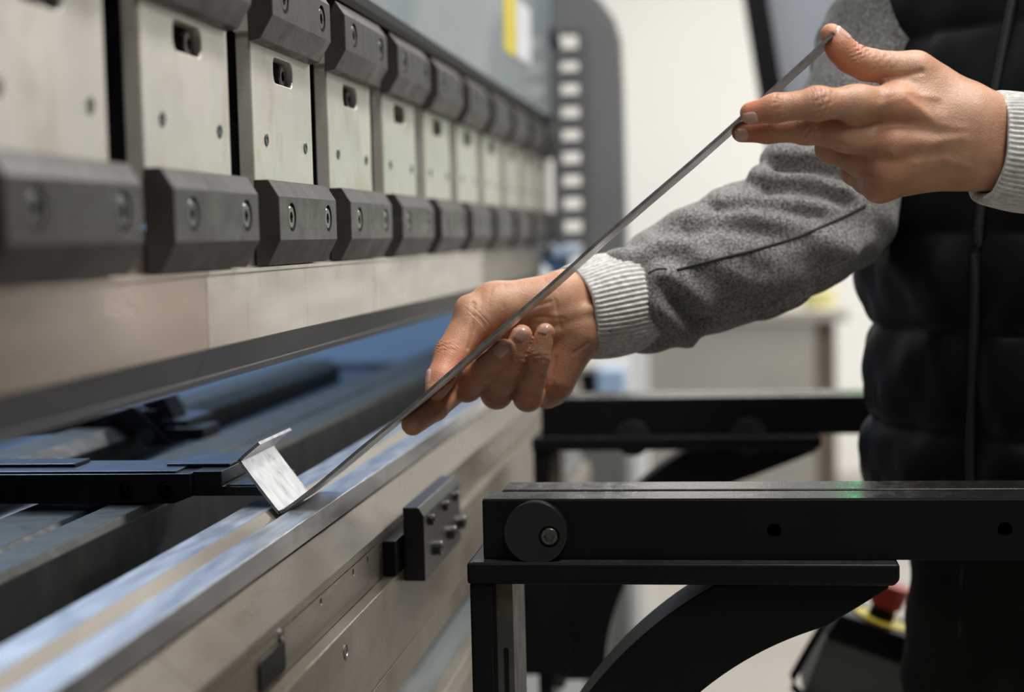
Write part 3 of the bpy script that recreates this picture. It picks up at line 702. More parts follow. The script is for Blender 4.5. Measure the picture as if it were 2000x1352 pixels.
def seg_d(V_, pts):
    """distance of vertices to a polyline"""
    best = np.full(len(V_), 1e9)
    for p, q in zip(pts, pts[1:]):
        p, q = np.array(p), np.array(q); b = q-p; t = np.clip((V_-p)@b/(b@b+1e-12), 0, 1)
        best = np.minimum(best, np.linalg.norm(V_-p-t[:, None]*b, axis=1))
    return best
Pt = lambda px, py, y: onY(px, py, y)
def sheet_dist(X, Z):
    best = None
    for p, q in zip(SP[6:], SP[7:]):
        b = q-p; t = np.clip(((X-p[0])*b[0]+(Z-p[1])*b[1])/(b@b), 0, 1); dd = np.sqrt((X-p[0]-b[0]*t)**2+(Z-p[1]-b[1]*t)**2)
        best = dd if best is None else np.minimum(best, dd)
    return best
def carve_sheet(s):
    X, Y, Z = s.ax[0][:, None, None], s.ax[1][None, :, None], s.ax[2][None, None, :]
    box_ = np.maximum(sheet_dist(X, Z)-TH/2-.0002, np.abs(Y-(Y0S+WS/2))-WS/2-.0002)
    s.d = np.maximum(s.d, -box_.astype(np.float32))
# wrinkles across a joint: centre, finger direction, dorsal direction, strength
def wrinkle(V_, N_, c, ax, dorsal, amp=.0005, width=.0045, period=.0026, rad=.013):
    ax = np.array(ax)/np.linalg.norm(ax); d = V_-c; t = d@ax; r = np.linalg.norm(d-t[:, None]*ax, axis=1)
    side = np.clip((N_@(np.array(dorsal)/np.linalg.norm(dorsal))+.2)/1.0, 0, 1)
    wob = .0009*np.sin(d[:, 0]*900+d[:, 2]*700)
    g = np.exp(-(t/width)**2)*np.clip((rad*1.5-r)/(rad*.4), 0, 1)*side
    f = np.cos(2*math.pi*(t+wob)/period); return amp*g*(np.minimum(f, .3)-.5)
VEIN = None
Tcam = -ray(1000, 676)/np.linalg.norm(ray(1000, 676))
# ------------------------------------------------------------------ right hand (far hand, palm towards the lens)
def right_hand():
    h = .00085
    s = SDF((Pt(760, 900, 1.15)[0], 1.118, Pt(900, 870, 1.15)[2]), (Pt(1285, 560, 1.27)[0], 1.305, Pt(1000, 480, 1.26)[2]), h)
    # wrist and forearm inside the cuff
    s.cone(Pt(1300, 540, 1.30), Pt(1112, 577, 1.240), .0225, .0195, .012)
    s.cone(Pt(1320, 615, 1.30), Pt(1128, 640, 1.238), .0225, .0205, .016)
    # metacarpals
    for a, b, r1, r2 in (((1095, 590, 1.245), (940, 676, 1.247), .014, .0115), ((1105, 606, 1.25), (968, 706, 1.254), .014, .0115), ((1112, 630, 1.25), (1012, 732, 1.252), .014, .011), ((1120, 655, 1.246), (1062, 752, 1.245), .014, .0105)):
        s.cone(Pt(*a), Pt(*b), r1, r2, .012)
    # thenar and hypothenar pads
    s.cone(Pt(1088, 580, 1.226), Pt(965, 597, 1.210), .0185, .0165, .014)
    s.cone(Pt(1010, 620, 1.228), Pt(950, 640, 1.222), .012, .012, .012)
    s.cone(Pt(1118, 652, 1.232), Pt(1083, 738, 1.226), .0205, .0172, .014)
    s.cone(Pt(1076, 765, 1.232), Pt(1068, 772, 1.236), .0115, .0105, .010)
    s.cone(Pt(1095, 600, 1.222), Pt(1060, 640, 1.220), .010, .009, .010)
    # two tendons of the inner wrist
    s.cone(Pt(1150, 605, 1.221), Pt(1085, 618, 1.2115), .0035, .0028, .006)
    s.cone(Pt(1150, 632, 1.222), Pt(1085, 650, 1.213), .003, .0025, .006)
    # thumb on top of the sheet
    T = [(965, 597, 1.210), (924, 624, 1.199), (880, 692, 1.184), (861, 738, 1.171), (852, 760, 1.166)]
    s.cone(Pt(*T[0]), Pt(*T[1]), .0165, .0142, .010); s.cone(Pt(*T[1]), Pt(*T[2]), .0142, .0120, .005)
    s.cone(Pt(*T[2]), Pt(*T[3]), .0122, .0102, .004); s.cone(Pt(*T[3]), Pt(*T[4]), .0102, .0085, .004)
    s.ell(Pt(912, 598, 1.197), (.0075, .0075, .0075), .009)
    carve_top = s.d.copy()
    # fingers
    FG = {'index': ([(940, 684, 1.247), (898, 754, 1.207), (850, 797, 1.173), (806, 829, 1.148)], (.0115, .0106, .0095, .0084)),
          'middle': ([(968, 708, 1.252), (912, 753, 1.200), (951, 717, 1.176), (984, 685, 1.172)], (.0112, .0115, .0102, .0088)),
          'ring': ([(1012, 734, 1.251), (970, 768, 1.198), (1001, 704, 1.179), (1019, 655, 1.182)], (.0110, .0110, .0098, .0081)),
          'pinky': ([(1062, 754, 1.244), (1031, 775, 1.198), (1050, 702, 1.181), (1065, 650, 1.186)], (.0105, .0102, .0090, .0073))}
    info = {}
    for nm, (pts, rr) in FG.items():
        P = [Pt(*q) for q in pts]; f = SDF.__new__(SDF); f.lo, f.h, f.n, f.ax = s.lo, s.h, s.n, s.ax; f.d = np.full(tuple(s.n), .05, np.float32)
        for i in range(3): f.cone(P[i], P[i+1], rr[i], rr[i+1], .0035)
        f.ell(P[1], (rr[1]*1.07,)*3, .004)
        if nm != 'index': f.ell((P[1]+P[2])/2+Tcam*.0008, (rr[1]*.93,)*3, .006)
        X, Y, Z = s.ax[0][:, None, None], s.ax[1][None, :, None], s.ax[2][None, None, :]
        k = s.webk(X, Y, Z, (P[0], .010, .017), .0006)
        s.merge((slice(None),)*3, f.d, k)
        info[nm] = (P, rr)
    carve_sheet(s)
    V_, F_ = s.mesh(); V_ = relax(V_, F_, 1, .4); N_ = normals(V_, F_)
    disp = np.zeros(len(V_))
    for nm in ('middle', 'ring', 'pinky'):
        P, rr = info[nm]
        disp += wrinkle(V_, N_, P[2], P[3]-P[2], Tcam, .0006, .0042, .0026, rr[2])
        disp += wrinkle(V_, N_, P[1]+Tcam*.004, P[2]-P[1], Tcam+np.array((-.2, 0, -.6)), .0005, .006, .003, rr[1])
    P, rr = info['index']
    for i in (1, 2): disp += wrinkle(V_, N_, P[i], P[i+1]-P[i-1], Tcam, .0006, .0022, .006, rr[i])
    q = [Pt(*a) for a in T]
    disp += wrinkle(V_, N_, q[2], q[3]-q[1], (-1, -.5, .4), .0007, .006, .003, .013)
    disp += wrinkle(V_, N_, q[1]+np.array((.004, 0, -.004)), q[2]-q[0], (.5, -1, 0), .0006, .004, .004, .015)
    # palm and wrist creases
    for pts, a in (([(1062, 545), (1085, 590), (1095, 640)], .0006), ([(925, 592), (922, 640), (915, 680)], .0011), ([(1000, 625), (1040, 600), (1075, 590)], .0009), ([(1005, 640), (1050, 620), (1100, 622)], .0008), ([(1060, 735), (1085, 760), (1098, 775)], .0012), ([(1075, 745), (1085, 700), (1080, 660)], .0006), ([(960, 560), (955, 600)], .0004), ([(985, 556), (982, 600)], .0004), ([(940, 570), (938, 610)], .0003), ([(1120, 690), (1150, 670)], .0005)):
        L3 = []
        tree = BV(V_, F_)
        for a0, b0 in pts:
            r = cast(tree, a0, b0)
            if r is not None: L3.append(r[0])
        if len(L3) > 1: disp -= a*np.exp(-(seg_d(V_, L3)/.0016)**2)
    V_ = V_+N_*disp[:, None]
    red = np.zeros(len(V_))
    for nm, (P, rr) in info.items():
        red += .55*np.exp(-(np.linalg.norm(V_-P[1], axis=1)/.013)**2)+.35*np.exp(-(np.linalg.norm(V_-P[3], axis=1)/.012)**2)+.3*np.exp(-(np.linalg.norm(V_-P[2], axis=1)/.009)**2)
    red += .8*np.exp(-(np.linalg.norm(V_-(q[2]+q[3])/2, axis=1)/.02)**2)+.35*np.exp(-(np.linalg.norm(V_-Pt(1085, 735, 1.22), axis=1)/.03)**2)
    return V_, F_, np.clip(red, 0, 1), info, q
def BV(V_, F_):
    return BVHTree.FromPolygons([tuple(v) for v in V_.tolist()], F_.tolist())
def cast(tree, px, py):
    d = Vector(ray(px, py)).normalized(); r = tree.ray_cast(Vector(CAM), d)
    return None if r[0] is None else (np.array(r[0]), np.array(r[1]))
# ------------------------------------------------------------------ left hand (near hand, back towards the lens)
def left_hand():
    h = .00085
    s = SDF((Pt(1405, 300, 1.09)[0], 1.055, Pt(1700, 430, 1.1)[2]), (Pt(2050, 300, 1.13)[0], 1.205, Pt(1620, 20, 1.1)[2]), h)
    s.cone(Pt(2075, 262, 1.13), Pt(1895, 232, 1.114), .020, .0205, .012)
    s.cone(Pt(2075, 335, 1.13), Pt(1895, 308, 1.116), .021, .0205, .016)
    for a, b, r1, r2 in (((1890, 232, 1.113), (1750, 203, 1.101), .0165, .0122), ((1890, 262, 1.110), (1744, 276, 1.1015), .0165, .0122), ((1890, 295, 1.112), (1737, 332, 1.107), .016, .0118), ((1885, 318, 1.120), (1718, 362, 1.120), .015, .0108)):
        s.cone(Pt(*a), Pt(*b), r1, r2, .013)
    s.cone(Pt(1850, 250, 1.118), Pt(1770, 285, 1.118), .019, .016, .012)
    # thumb
    T = [(1872, 205, 1.122), (1787, 140, 1.114), (1692, 126, 1.108), (1662, 113, 1.105), (1623, 67, 1.101)]
    s.cone(Pt(*T[0]), Pt(*T[1]), .0175, .0130, .012); s.cone(Pt(*T[1]), Pt(*T[2]), .0130, .0103, .006)
    s.cone(Pt(*T[2]), Pt(*T[3]), .0103, .0100, .005); s.cone(Pt(*T[3]), Pt(*T[4]), .0100, .0073, .004)
    s.ell(Pt(1637, 94, 1.1), (.0082, .008, .0095), .005)
    s.cone(Pt(1815, 175, 1.120), Pt(1765, 188, 1.116), .012, .008, .014)      # web
    s.cone(Pt(1795, 195, 1.112), Pt(1755, 200, 1.108), .012, .010, .012)
    FG = {'index': ([(1750, 203, 1.1005), (1597, 202, 1.077), (1516, 211, 1.0765), (1467, 221, 1.0795)], (.0122, .0101, .0094, .0076)),
          'middle': ([(1744, 277, 1.1015), (1574, 250, 1.1005), (1500, 254, 1.098), (1449, 258, 1.096)], (.0118, .0099, .0088, .0071)),
          'ring': ([(1737, 333, 1.107), (1624, 288, 1.133), (1668, 310, 1.160), (1712, 325, 1.160)], (.0112, .0098, .0085, .0072)),
          'pinky': ([(1718, 363, 1.120), (1672, 335, 1.148), (1705, 345, 1.168), (1735, 345, 1.170)], (.0104, .0088, .0075, .0065))}
    info = {}
    for nm, (pts, rr) in FG.items():
        P = [Pt(*q) for q in pts]; f = SDF.__new__(SDF); f.lo, f.h, f.n, f.ax = s.lo, s.h, s.n, s.ax; f.d = np.full(tuple(s.n), .05, np.float32)
        for i in range(3): f.cone(P[i], P[i+1], rr[i], rr[i+1], .004)
        f.ell(P[1], (rr[1]*1.06,)*3, .005)
        f.ell((P[0]*.5+P[1]*.5), (rr[0]*.93,)*3, .008)
        X, Y, Z = s.ax[0][:, None, None], s.ax[1][None, :, None], s.ax[2][None, None, :]
        s.merge((slice(None),)*3, f.d, s.webk(X, Y, Z, (P[0], .011, .021), .0013)); info[nm] = (P, rr)
    # knuckles and tendons
    for nm, a, rk in (('index', (1752, 203, 1.0905), .0062), ('middle', (1746, 277, 1.0915), .0066), ('ring', (1738, 333, 1.0985), .006), ('pinky', (1722, 362, 1.112), .006)):
        s.ell(Pt(*a), (rk*1.25, rk*.8, rk*1.1), .007)
    for a, b in (((1755, 210, 1.0895), (1880, 250, 1.0985)), ((1750, 280, 1.0905), (1890, 275, 1.0965)), ((1745, 333, 1.0975), (1885, 298, 1.0995))):
        s.cone(Pt(*a), Pt(*b), .0020, .0010, .010)
    carve_sheet(s)
    V_, F_ = s.mesh(); V_ = relax(V_, F_, 5, .5); N_ = normals(V_, F_)
    disp = np.zeros(len(V_))
    for nm in ('index', 'middle'):
        P, rr = info[nm]
        disp += wrinkle(V_, N_, P[1], P[2]-P[0], Tcam, .00085, .0062, .0029, rr[1])+wrinkle(V_, N_, P[2], P[3]-P[1], Tcam, .0006, .0036, .0027, rr[2])
        disp -= .0006*np.exp(-(np.linalg.norm(V_-(P[0]*.72+P[1]*.28)-Tcam*.010, axis=1)/.008)**2)
    q = [Pt(*a) for a in T]
    disp += wrinkle(V_, N_, q[3], q[4]-q[2], (.4, -.6, .9), .0009, .0055, .003, .012)
    disp += wrinkle(V_, N_, q[2]+np.array((.012, 0, 0)), q[1]-q[2], (0, -1, .3), .0003, .010, .0033, .012)
    tree = BV(V_, F_)
    for pts, a, wd in (([(1730, 152), (1760, 150), (1800, 140)], .0012, .002), ([(1690, 232), (1735, 242)], .0008, .007), ([(1690, 300), (1650, 285), (1600, 268)], .001, .002), ([(1700, 340), (1680, 335)], .0014, .002), ([(1770, 240), (1830, 262)], .0008, .005), ([(1765, 310), (1830, 300)], .0008, .005)):
        L3 = [r[0] for r in (cast(tree, *p) for p in pts) if r is not None]
        if len(L3) > 1: disp -= a*np.exp(-(seg_d(V_, L3)/wd)**2)
    # veins standing proud on the back of the hand
    for pts in ([(1720, 205), (1765, 190), (1800, 215), (1830, 245), (1880, 250)], [(1745, 300), (1790, 318), (1840, 310), (1890, 325)], [(1735, 185), (1775, 180), (1830, 190)], [(1790, 318), (1830, 275), (1880, 268)]):
        L3 = [r[0] for r in (cast(tree, *p) for p in pts) if r is not None]
        if len(L3) > 1: disp += .0006*np.exp(-(seg_d(V_, L3)/.0028)**2)
    V_ = V_+N_*disp[:, None]
    red = np.zeros(len(V_))
    for nm, (P, rr) in info.items():
        red += .4*np.exp(-(np.linalg.norm(V_-P[0]-Tcam*.01, axis=1)/.012)**2)+.35*np.exp(-(np.linalg.norm(V_-P[1], axis=1)/.012)**2)+.85*np.exp(-(np.linalg.norm(V_-P[3], axis=1)/.02)**2)
    red += .8*np.exp(-(np.linalg.norm(V_-(q[3]*.4+q[4]*.6), axis=1)/.02)**2)
    return V_, F_, np.clip(red, 0, 1), info, q
# ------------------------------------------------------------------ whole body under the clothes (coarse)
PC = np.array((.302, 1.415)); FA = math.radians(45)
fwd = np.array((-math.cos(FA), -math.sin(FA), 0)); rgt = np.array((-math.sin(FA), math.cos(FA), 0)); UP = np.array((0, 0, 1.0))
def B(r, f, z): return np.array((PC[0], PC[1], 0))+rgt*r+fwd*f+UP*z
SHR, SHL = B(.19, -.01, 1.43)+np.array((.032, 0, 0)), B(-.19, -.01, 1.43)
ELR = Pt(1628, 402, 1.375); ELL = np.array((.50, 1.15, 1.085))
WRR, WRL = Pt(1240, 585, 1.272), Pt(2040, 298, 1.125)
HD = B(0, .07, 1.64)
def body():
    s = SDF((-.25, .9, 0), (.85, 1.85, 1.82), .007)
    s.cone(B(0, 0, 1.0), B(0, -.01, 1.32), .105, .115, .03)
    for sg in (-1, 1):
        s.cone(B(sg*.05, 0, 1.08), B(sg*.085, 0, 1.30), .09, .10, .04); s.cone(B(sg*.04, -.01, 1.40), B(sg*.17, -.01, 1.42), .055, .055, .03)
        hip, knee, ank = B(sg*.075, 0, .92), B(sg*.10, .02, .52), B(sg*.12, 0, .09)
        s.cone(hip, knee, .066, .052, .03); s.cone(knee, ank, .056, .04, .02); s.cone(B(sg*.12, -.03, .045), B(sg*.13, .14, .035), .038, .032, .02)
    s.cone(SHR, ELR, .046, .034, .02); s.cone(ELR, WRR, .034, .027, .02)
    s.cone(SHL, ELL, .050, .036, .02); s.cone(ELL, WRL, .036, .026, .02)
    s.cone(B(0, -.01, 1.43), B(0, .03, 1.56), .058, .054, .03)
    s.ell(HD+UP*.035, (.092, .095, .105), .03); s.cone(HD+fwd*.02-UP*.02, HD+fwd*.05-UP*.085, .07, .045, .04)
    s.cone(HD+fwd*.10+UP*.02, HD+fwd*.118-UP*.02, .010, .016, .012)
    for sg in (-1, 1):
        s.ell(HD+rgt*sg*.092-fwd*.0+UP*.0, (.016, .022, .032), .008)
        s.ell(HD+fwd*.103+rgt*sg*.034+UP*.03, (.012, .012, .010), .01, cut=True)
    s.cone(HD+fwd*.095-UP*.055+rgt*.022, HD+fwd*.095-UP*.055-rgt*.022, .010, .010, .008)
    return s.mesh()
Vr, Fr, red_r, inf_r, thr = right_hand()
Vl, Fl, red_l, inf_l, thl = left_hand()
Vb, Fb = body()
parts = [(Vb, Fb, np.zeros(len(Vb))), (Vr, Fr, red_r), (Vl, Fl, red_l)]
off_ = 0; VV = []; FF = []; RR = []
for v, f, r in parts: VV.append(v); FF.append(f+off_); RR.append(r); off_ += len(v)
me = mesh_np('body', np.concatenate(VV), np.concatenate(FF))
at = me.attributes.new('redness', 'FLOAT', 'POINT'); at.data.foreach_set('value', np.concatenate(RR).astype(np.float32))
person = thing('person', (PC[0], PC[1], 0), 'person in grey sweatshirt and black quilted vest holding the bent sheet part', 'person')
bodyo = link('body', me, 'skin', person)
treeR, treeL = BV(Vr, Fr), BV(Vl, Fl)
# ------------------------------------------------------------------ fingernails laid on the finger ends
def nail(tree, c, axis, dorsal, length, width, lift=.0006):
    """c: nail centre near the surface; axis: towards the fingertip; dorsal: outward"""
    axis = Vector(axis).normalized(); dorsal = Vector(dorsal); dorsal = (dorsal-axis*dorsal.dot(axis)).normalized(); side = axis.cross(dorsal)
    n, mm = 9, 9; bm = bmesh.new(); g = []
    for i in range(n):
        row = []; u = -1+2*i/(n-1)
        for j in range(mm):
            v = -1+2*j/(mm-1)
            # square mapped to a rounded nail outline
            uu = u*math.sqrt(1-.36*v*v); vv = v*math.sqrt(1-.30*u*u)
            p = Vector(c)+axis*uu*length/2+side*vv*width/2
            r = tree.ray_cast(p+dorsal*.012, -dorsal, .03)
            if r[0] is None: q = tree.find_nearest(p)[0]
            else: q = r[0]
            edge = max(abs(u), abs(v)); row.append(bm.verts.new(q+dorsal*(lift if edge < .99 else -.0004)))
        g.append(row)
    for i in range(n-1):
        for j in range(mm-1): bm.faces.new((g[i][j], g[i+1][j], g[i+1][j+1], g[i][j+1]))
    o = from_bm('fingernail', bm, 'nail', bodyo, smooth=True)
    return o
def nail_px(tree, px, py, tip_dir, length, width, bias=None):
    r = cast(tree, px, py)
    if r is None: return
    nail(tree, r[0], tip_dir, r[1] if bias is None else bias, length, width)
for nm, (px, py), L_, W_ in (('middle', (977, 683), .0120, .0118), ('ring', (1015, 652), .0115, .0110), ('pinky', (1061, 642), .0100, .0092)):
    P, rr = inf_r[nm]; nail_px(treeR, px, py, P[3]-P[2], L_, W_, Tcam*1.0+np.array((.1, 0, .25)))
nail(treeR, thr[3]*.55+thr[4]*.45, thr[4]-thr[3], (-1, -.35, .55), .0135, .0125)
for nm, (px, py) in (('index', (1465, 232)), ('middle', (1446, 265))):
    P, rr = inf_l[nm]; nail_px(treeL, px, py, P[3]-P[2], .0115, .0100, Tcam+np.array((-.05, 0, -.55)))
nail(treeL, thl[3]*.22+thl[4]*.78, thl[4]-thl[3], (.75, -.45, .55), .0135, .0120)

# ------------------------------------------------------------------ sweatshirt
def sleeve_right():
    s = SDF((Pt(1180, 500, 1.28)[0], 1.20, .98), (.48, 1.62, 1.53), .0027)
    L_ = [((1262, 583, 1.284), .0400), ((1300, 558, 1.292), .0450), ((1370, 528, 1.308), .0510), ((1450, 497, 1.325), .0545), ((1550, 447, 1.352), .0555), ((1615, 398, 1.372), .0530)]
    for (a, r1), (b, r2) in zip(L_, L_[1:]): s.cone(Pt(*a), Pt(*b), r1, r2, .010)
    E_ = Pt(1615, 398, 1.372); S_ = SHR+np.array((.005, .0, .01))
    s.cone(E_, E_*.5+S_*.5, .055, .062, .025); s.cone(E_*.5+S_*.5, S_, .062, .070, .02)
    s.cone(Pt(1660, 425, 1.375), Pt(1640, 400, 1.372), .032, .035, .02)
    s.cone(Pt(1268, 640, 1.282), Pt(1300, 618, 1.29), .020, .022, .012)
    s.cone(Pt(1215, 535, 1.268), Pt(1262, 545, 1.28), .020, .022, .012)
    # bunched folds at the inside of the elbow
    for a, b, r in (((1420, 402, 1.30), (1560, 400, 1.312), .016), ((1490, 360, 1.315), (1640, 378, 1.33), .0155), ((1525, 312, 1.33), (1680, 345, 1.345), .017), ((1572, 285, 1.35), (1700, 300, 1.36), .016)):
        s.cone(Pt(*a), Pt(*b), r, r*.9, .007)
    V_, F_ = s.mesh(); V_ = relax(V_, F_, 2, .5); N_ = normals(V_, F_); tree = BV(V_, F_); disp = np.zeros(len(V_))
    ridges = [([(1220, 500), (1300, 485), (1400, 470)], .004, .010), ([(1320, 430), (1420, 425), (1540, 440), (1640, 470)], .005, .013), ([(1380, 400), (1480, 392), (1600, 405)], .004, .009),
              ([(1300, 555), (1365, 600), (1405, 650)], .006, .011), ([(1285, 600), (1330, 640), (1345, 665)], .005, .009), ([(1290, 520), (1380, 500), (1470, 495)], .0035, .012),
              ([(1400, 540), (1480, 560), (1560, 560)], .004, .016), ([(1480, 345), (1570, 348), (1660, 375)], .004, .007), ([(1520, 300), (1600, 305), (1680, 340)], .004, .007),
              ([(1560, 480), (1630, 490), (1680, 470)], .005, .014), ([(1500, 610), (1590, 560), (1650, 500)], .004, .010)]
    valley = [([(1315, 585), (1370, 630), (1390, 655)], .006, .007), ([(1300, 560), (1330, 590), (1350, 625)], .004, .006), ([(1350, 455), (1450, 448), (1560, 465)], .004, .009), ([(1250, 520), (1330, 510)], .003, .008), ([(1400, 415), (1500, 412), (1600, 425)], .003, .006),
              ([(1500, 372), (1580, 372), (1650, 395)], .005, .006), ([(1520, 328), (1600, 328), (1680, 362)], .005, .006), ([(1440, 580), (1520, 585)], .004, .012), ([(1290, 500), (1400, 480)], .003, .007)]
    for lst, sg in ((ridges, 1.3), (valley, -1.5)):
        for pts, a, wd in lst:
            L3 = [r[0] for r in (cast(tree, *p) for p in pts) if r is not None]
            if len(L3) > 1: disp += sg*a*np.exp(-(seg_d(V_, L3)/wd)**2)
    wv = .0016*np.sin(V_[:, 0]*140+V_[:, 2]*90+2*np.sin(V_[:, 1]*60))*np.sin(V_[:, 2]*120-V_[:, 0]*40)
    V_ = V_+N_*(disp+wv)[:, None]; V_ = relax(V_, F_, 1, .4)
    return V_, F_
def cuff_mesh(c0, c1, long0, long1, w0, w1, ribs, bulge, seed):
    """ribbed tube from c0 (hand end) to c1; long*: half vector of the long axis, w*: half width across it"""
    c0, c1 = np.array(c0), np.array(c1); ax = (c1-c0)/np.linalg.norm(c1-c0); n = ribs*8; rows = []
    rr = np.random.default_rng(seed); ph = rr.uniform(0, 6.28, 6)
    prof = [(.10, -.0035), (.03, -.0040), (-.005, -.002), (-.012, .0), (-.004, .0016)]+[(t, .0016+bulge*math.sin(math.pi*min(1, t*1.02))) for t in np.linspace(.04, .93, 16)]+[(.97, .0005), (1.0, -.0022), (1.02, -.006)]
    bm = bmesh.new()
    for t, o in prof:
        row = []; tt = min(max(t, 0), 1); c = c0+(c1-c0)*t
        lv = np.array(long0)*(1-tt)+np.array(long1)*tt; lv = lv-ax*(lv@ax); ll = np.linalg.norm(lv); lv /= ll; sv = np.cross(ax, lv); wd = w0*(1-tt)+w1*tt
        for k in range(n):
            a = 2*math.pi*k/n; wob = .0007*math.sin(3*a+ph[0]+2*tt)+.0005*math.sin(7*a+ph[1]+5*tt)
            rib = (.00062*math.cos(ribs*a+.5*math.sin(3*tt+ph[2])) if -.004 < t < .99 else 0)
            row.append(bm.verts.new(c+lv*math.cos(a)*(ll+o+rib+wob)+sv*math.sin(a)*(wd+o+rib+wob)))
        rows.append(row)
    for a, b in zip(rows, rows[1:]):
        for k in range(n): bm.faces.new((a[k], a[(k+1) % n], b[(k+1) % n], b[k]))
    return bm
shirt_v, shirt_f = sleeve_right()
def shirt_rest():
    s = SDF((-.05, .92, .9), (.85, 1.75, 1.56), .005)
    s.cone(SHL+np.array((.0, 0, .005)), ELL, .070, .060, .02); s.cone(ELL, Pt(2150, 318, 1.142), .058, .046, .02); s.cone(Pt(2150, 318, 1.142), Pt(2102, 312, 1.138), .046, .0405, .01)
    s.cone(B(.0, -.02, 1.45), B(0, .0, 1.50), .075, .066, .02); s.cone(B(0, -.01, 1.0), B(0, -.01, 1.36), .10, .11, .03)
    for sg in (-1, 1): s.cone(B(sg*.05, -.01, 1.40), B(sg*.17, -.01, 1.42), .065, .068, .03)
    return s.mesh()
rv, rf = shirt_rest()
me = mesh_np('sweatshirt', np.concatenate([shirt_v, rv]), np.concatenate([shirt_f, rf+len(shirt_v)]))
shirt = link('sweatshirt', me, 'sweat_grey', person); shirt['label'] = 'heather grey fleece sweatshirt'
treeS = BV(shirt_v, shirt_f)
def surf_line(pts, lift=.0004, m=8):
    pts = refine([np.array(p, float) for p in pts], m); out = []
    for p in pts:
        r = cast(treeS, *p)
        if r is not None: out.append(r[0]+r[1]*lift)
    return out
tube('sleeve_seam', surf_line([(1322, 528), (1400, 507), (1480, 487), (1560, 462), (1630, 432), (1690, 402)]), .0011, 'seam_thread', shirt)
tube('sleeve_seam', surf_line([(1266, 534), (1285, 526), (1302, 526)]), .0006, 'seam_thread', shirt)
lv = Pt(1160, 692, 1.238)-Pt(1085, 528, 1.238); lv1 = Pt(1282, 672, 1.275)-Pt(1208, 502, 1.275)
cb = cuff_mesh(Pt(1124, 608, 1.240), Pt(1246, 586, 1.280), lv*.5, lv1*.5, .0275, .0345, 64, .0035, 3)
o = from_bm('cuff', cb, 'cuff_grey', shirt, smooth=True); o['label'] = 'pale ribbed cuff'
lv = Pt(1905, 392, 1.115)-Pt(1958, 186, 1.115); lv1 = Pt(2085, 410, 1.14)-Pt(2110, 215, 1.14)
cb = cuff_mesh(Pt(1930, 290, 1.118), Pt(2098, 312, 1.138), lv*.5, lv1*.5, .0285, .036, 66, .003, 5)
o = from_bm('cuff', cb, 'cuff_grey', shirt, smooth=True); o['label'] = 'pale ribbed cuff'
# ------------------------------------------------------------------ vest, trousers, shoes, hair
def lean_x(z): return float(np.interp(z, [.95, 1.12, 1.36], [.0, .004, .036]))
def vest_mesh():
    bm = bmesh.new(); rows = []; n = 96; zs_ = np.linspace(.90, 1.47, 150)
    for z in zs_:
        q = abs(math.sin(math.pi*(z-.90)/.082)); puff = .012*q**.5
        up = max(0, (z-1.36)/.11); wa = np.interp(z, [.90, .97, 1.08, 1.25, 1.38, 1.47], [.180, .186, .186, .235, .258, .15]); wb = np.interp(z, [.90, .97, 1.08, 1.25, 1.38, 1.47], [.152, .155, .152, .158, .145, .085])
        row = []
        for k in range(n):
            a = 2*math.pi*k/n; ca, sa = math.cos(a), math.sin(a)
            e = .97; x = math.copysign(abs(ca)**e, ca)*wa; y = math.copysign(abs(sa)**e, sa)*wb
            wr = .0025*math.sin(9*a+z*30)+.002*math.sin(17*a-z*55)+.0015*math.sin(31*a+z*80)
            zip_d = abs(((a-math.pi/2+math.pi) % (2*math.pi))-math.pi); pf = puff*min(1, zip_d/.14)+.002
            f = 1+(pf+wr*min(1, zip_d/.1))/math.hypot(x, y); p = B(x*f, y*f, z); p[0] += lean_x(z); row.append(bm.verts.new(p))
        rows.append(row)
    for a, b in zip(rows, rows[1:]):
        for k in range(n): bm.faces.new((a[k], a[(k+1) % n], b[(k+1) % n], b[k]))
    bm.faces.new(rows[0]); bm.faces.new(rows[-1]); return bm
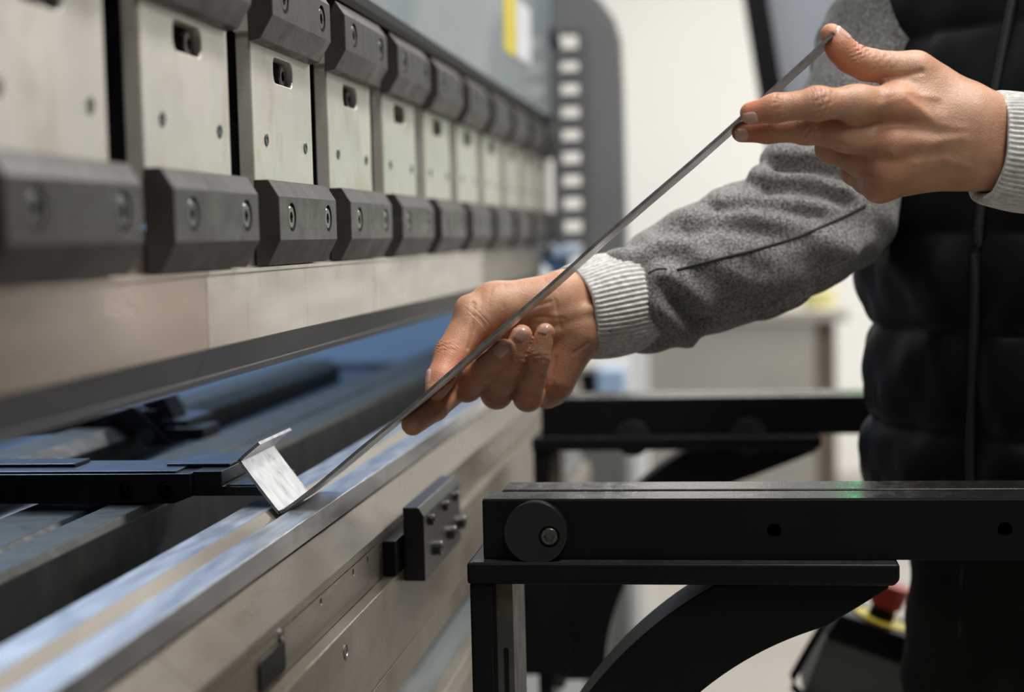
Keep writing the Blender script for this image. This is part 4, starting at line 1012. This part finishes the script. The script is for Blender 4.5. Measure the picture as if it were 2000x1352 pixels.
vest = from_bm('vest', vest_mesh(), 'vest_black', person, smooth=True); vest['label'] = 'black quilted puffer vest'
tube('zipper', [B(0, np.interp(z, [.90, .97, 1.08, 1.25, 1.38, 1.46], [.152, .155, .152, .158, .145, .095])+.0035, z)+np.array((lean_x(z), 0, 0)) for z in np.linspace(.905, 1.45, 60)], .0042, 'vest_seam', vest)
def trousers_mesh():
    s = SDF((-.05, 1.1, .05), (.7, 1.8, 1.02), .008)
    s.cone(B(0, -.01, .96), B(0, -.01, .90), .11, .10, .03)
    for sg in (-1, 1):
        s.cone(B(sg*.06, -.01, .98), B(sg*.072, -.01, .90), .088, .088, .04); s.cone(B(sg*.074, 0, .90), B(sg*.10, .02, .50), .088, .074, .03); s.cone(B(sg*.10, .02, .50), B(sg*.12, 0, .12), .074, .066, .03)
    v, f = s.mesh(); N_ = normals(v, f); v = v+N_*(.003*np.sin(v[:, 2]*70+v[:, 0]*40)*np.sin(v[:, 1]*50+v[:, 2]*30))[:, None]; return v, f
v, f = trousers_mesh(); tr = link('trousers', mesh_np('trousers', v, f), 'trouser_olive', person); tr['label'] = 'dark olive work trousers'
tube('side_seam', [B(.060+.02*t, .0865-.003*t, .89-.36*t) for t in np.linspace(0, 1, 12)], .002, 'vest_seam', tr)
for sg in (-1, 1):
    s = SDF(B(sg*.12, .05, 0)-np.array((.2, .2, .0)), B(sg*.12, .05, 0)+np.array((.2, .2, .16)), .006)
    s.cone(B(sg*.12, -.045, .05), B(sg*.125, .15, .042), .046, .040, .02); s.cone(B(sg*.12, -.03, .06), B(sg*.12, -.02, .13), .05, .05, .02)
    v, f = s.mesh(); v[:, 2] = np.maximum(v[:, 2], .001); link('shoe', mesh_np('shoe', v, f), 'shoe_black', person)
s = SDF(HD-.16, HD+.18, .006); s.ell(HD+UP*.045-fwd*.012, (.100, .102, .108), .01); s.ell(HD+fwd*.10-UP*.02, (.09, .09, .10), .01, cut=True)
v, f = s.mesh(); link('hair', mesh_np('hair', v, f), 'hair_brown', person)
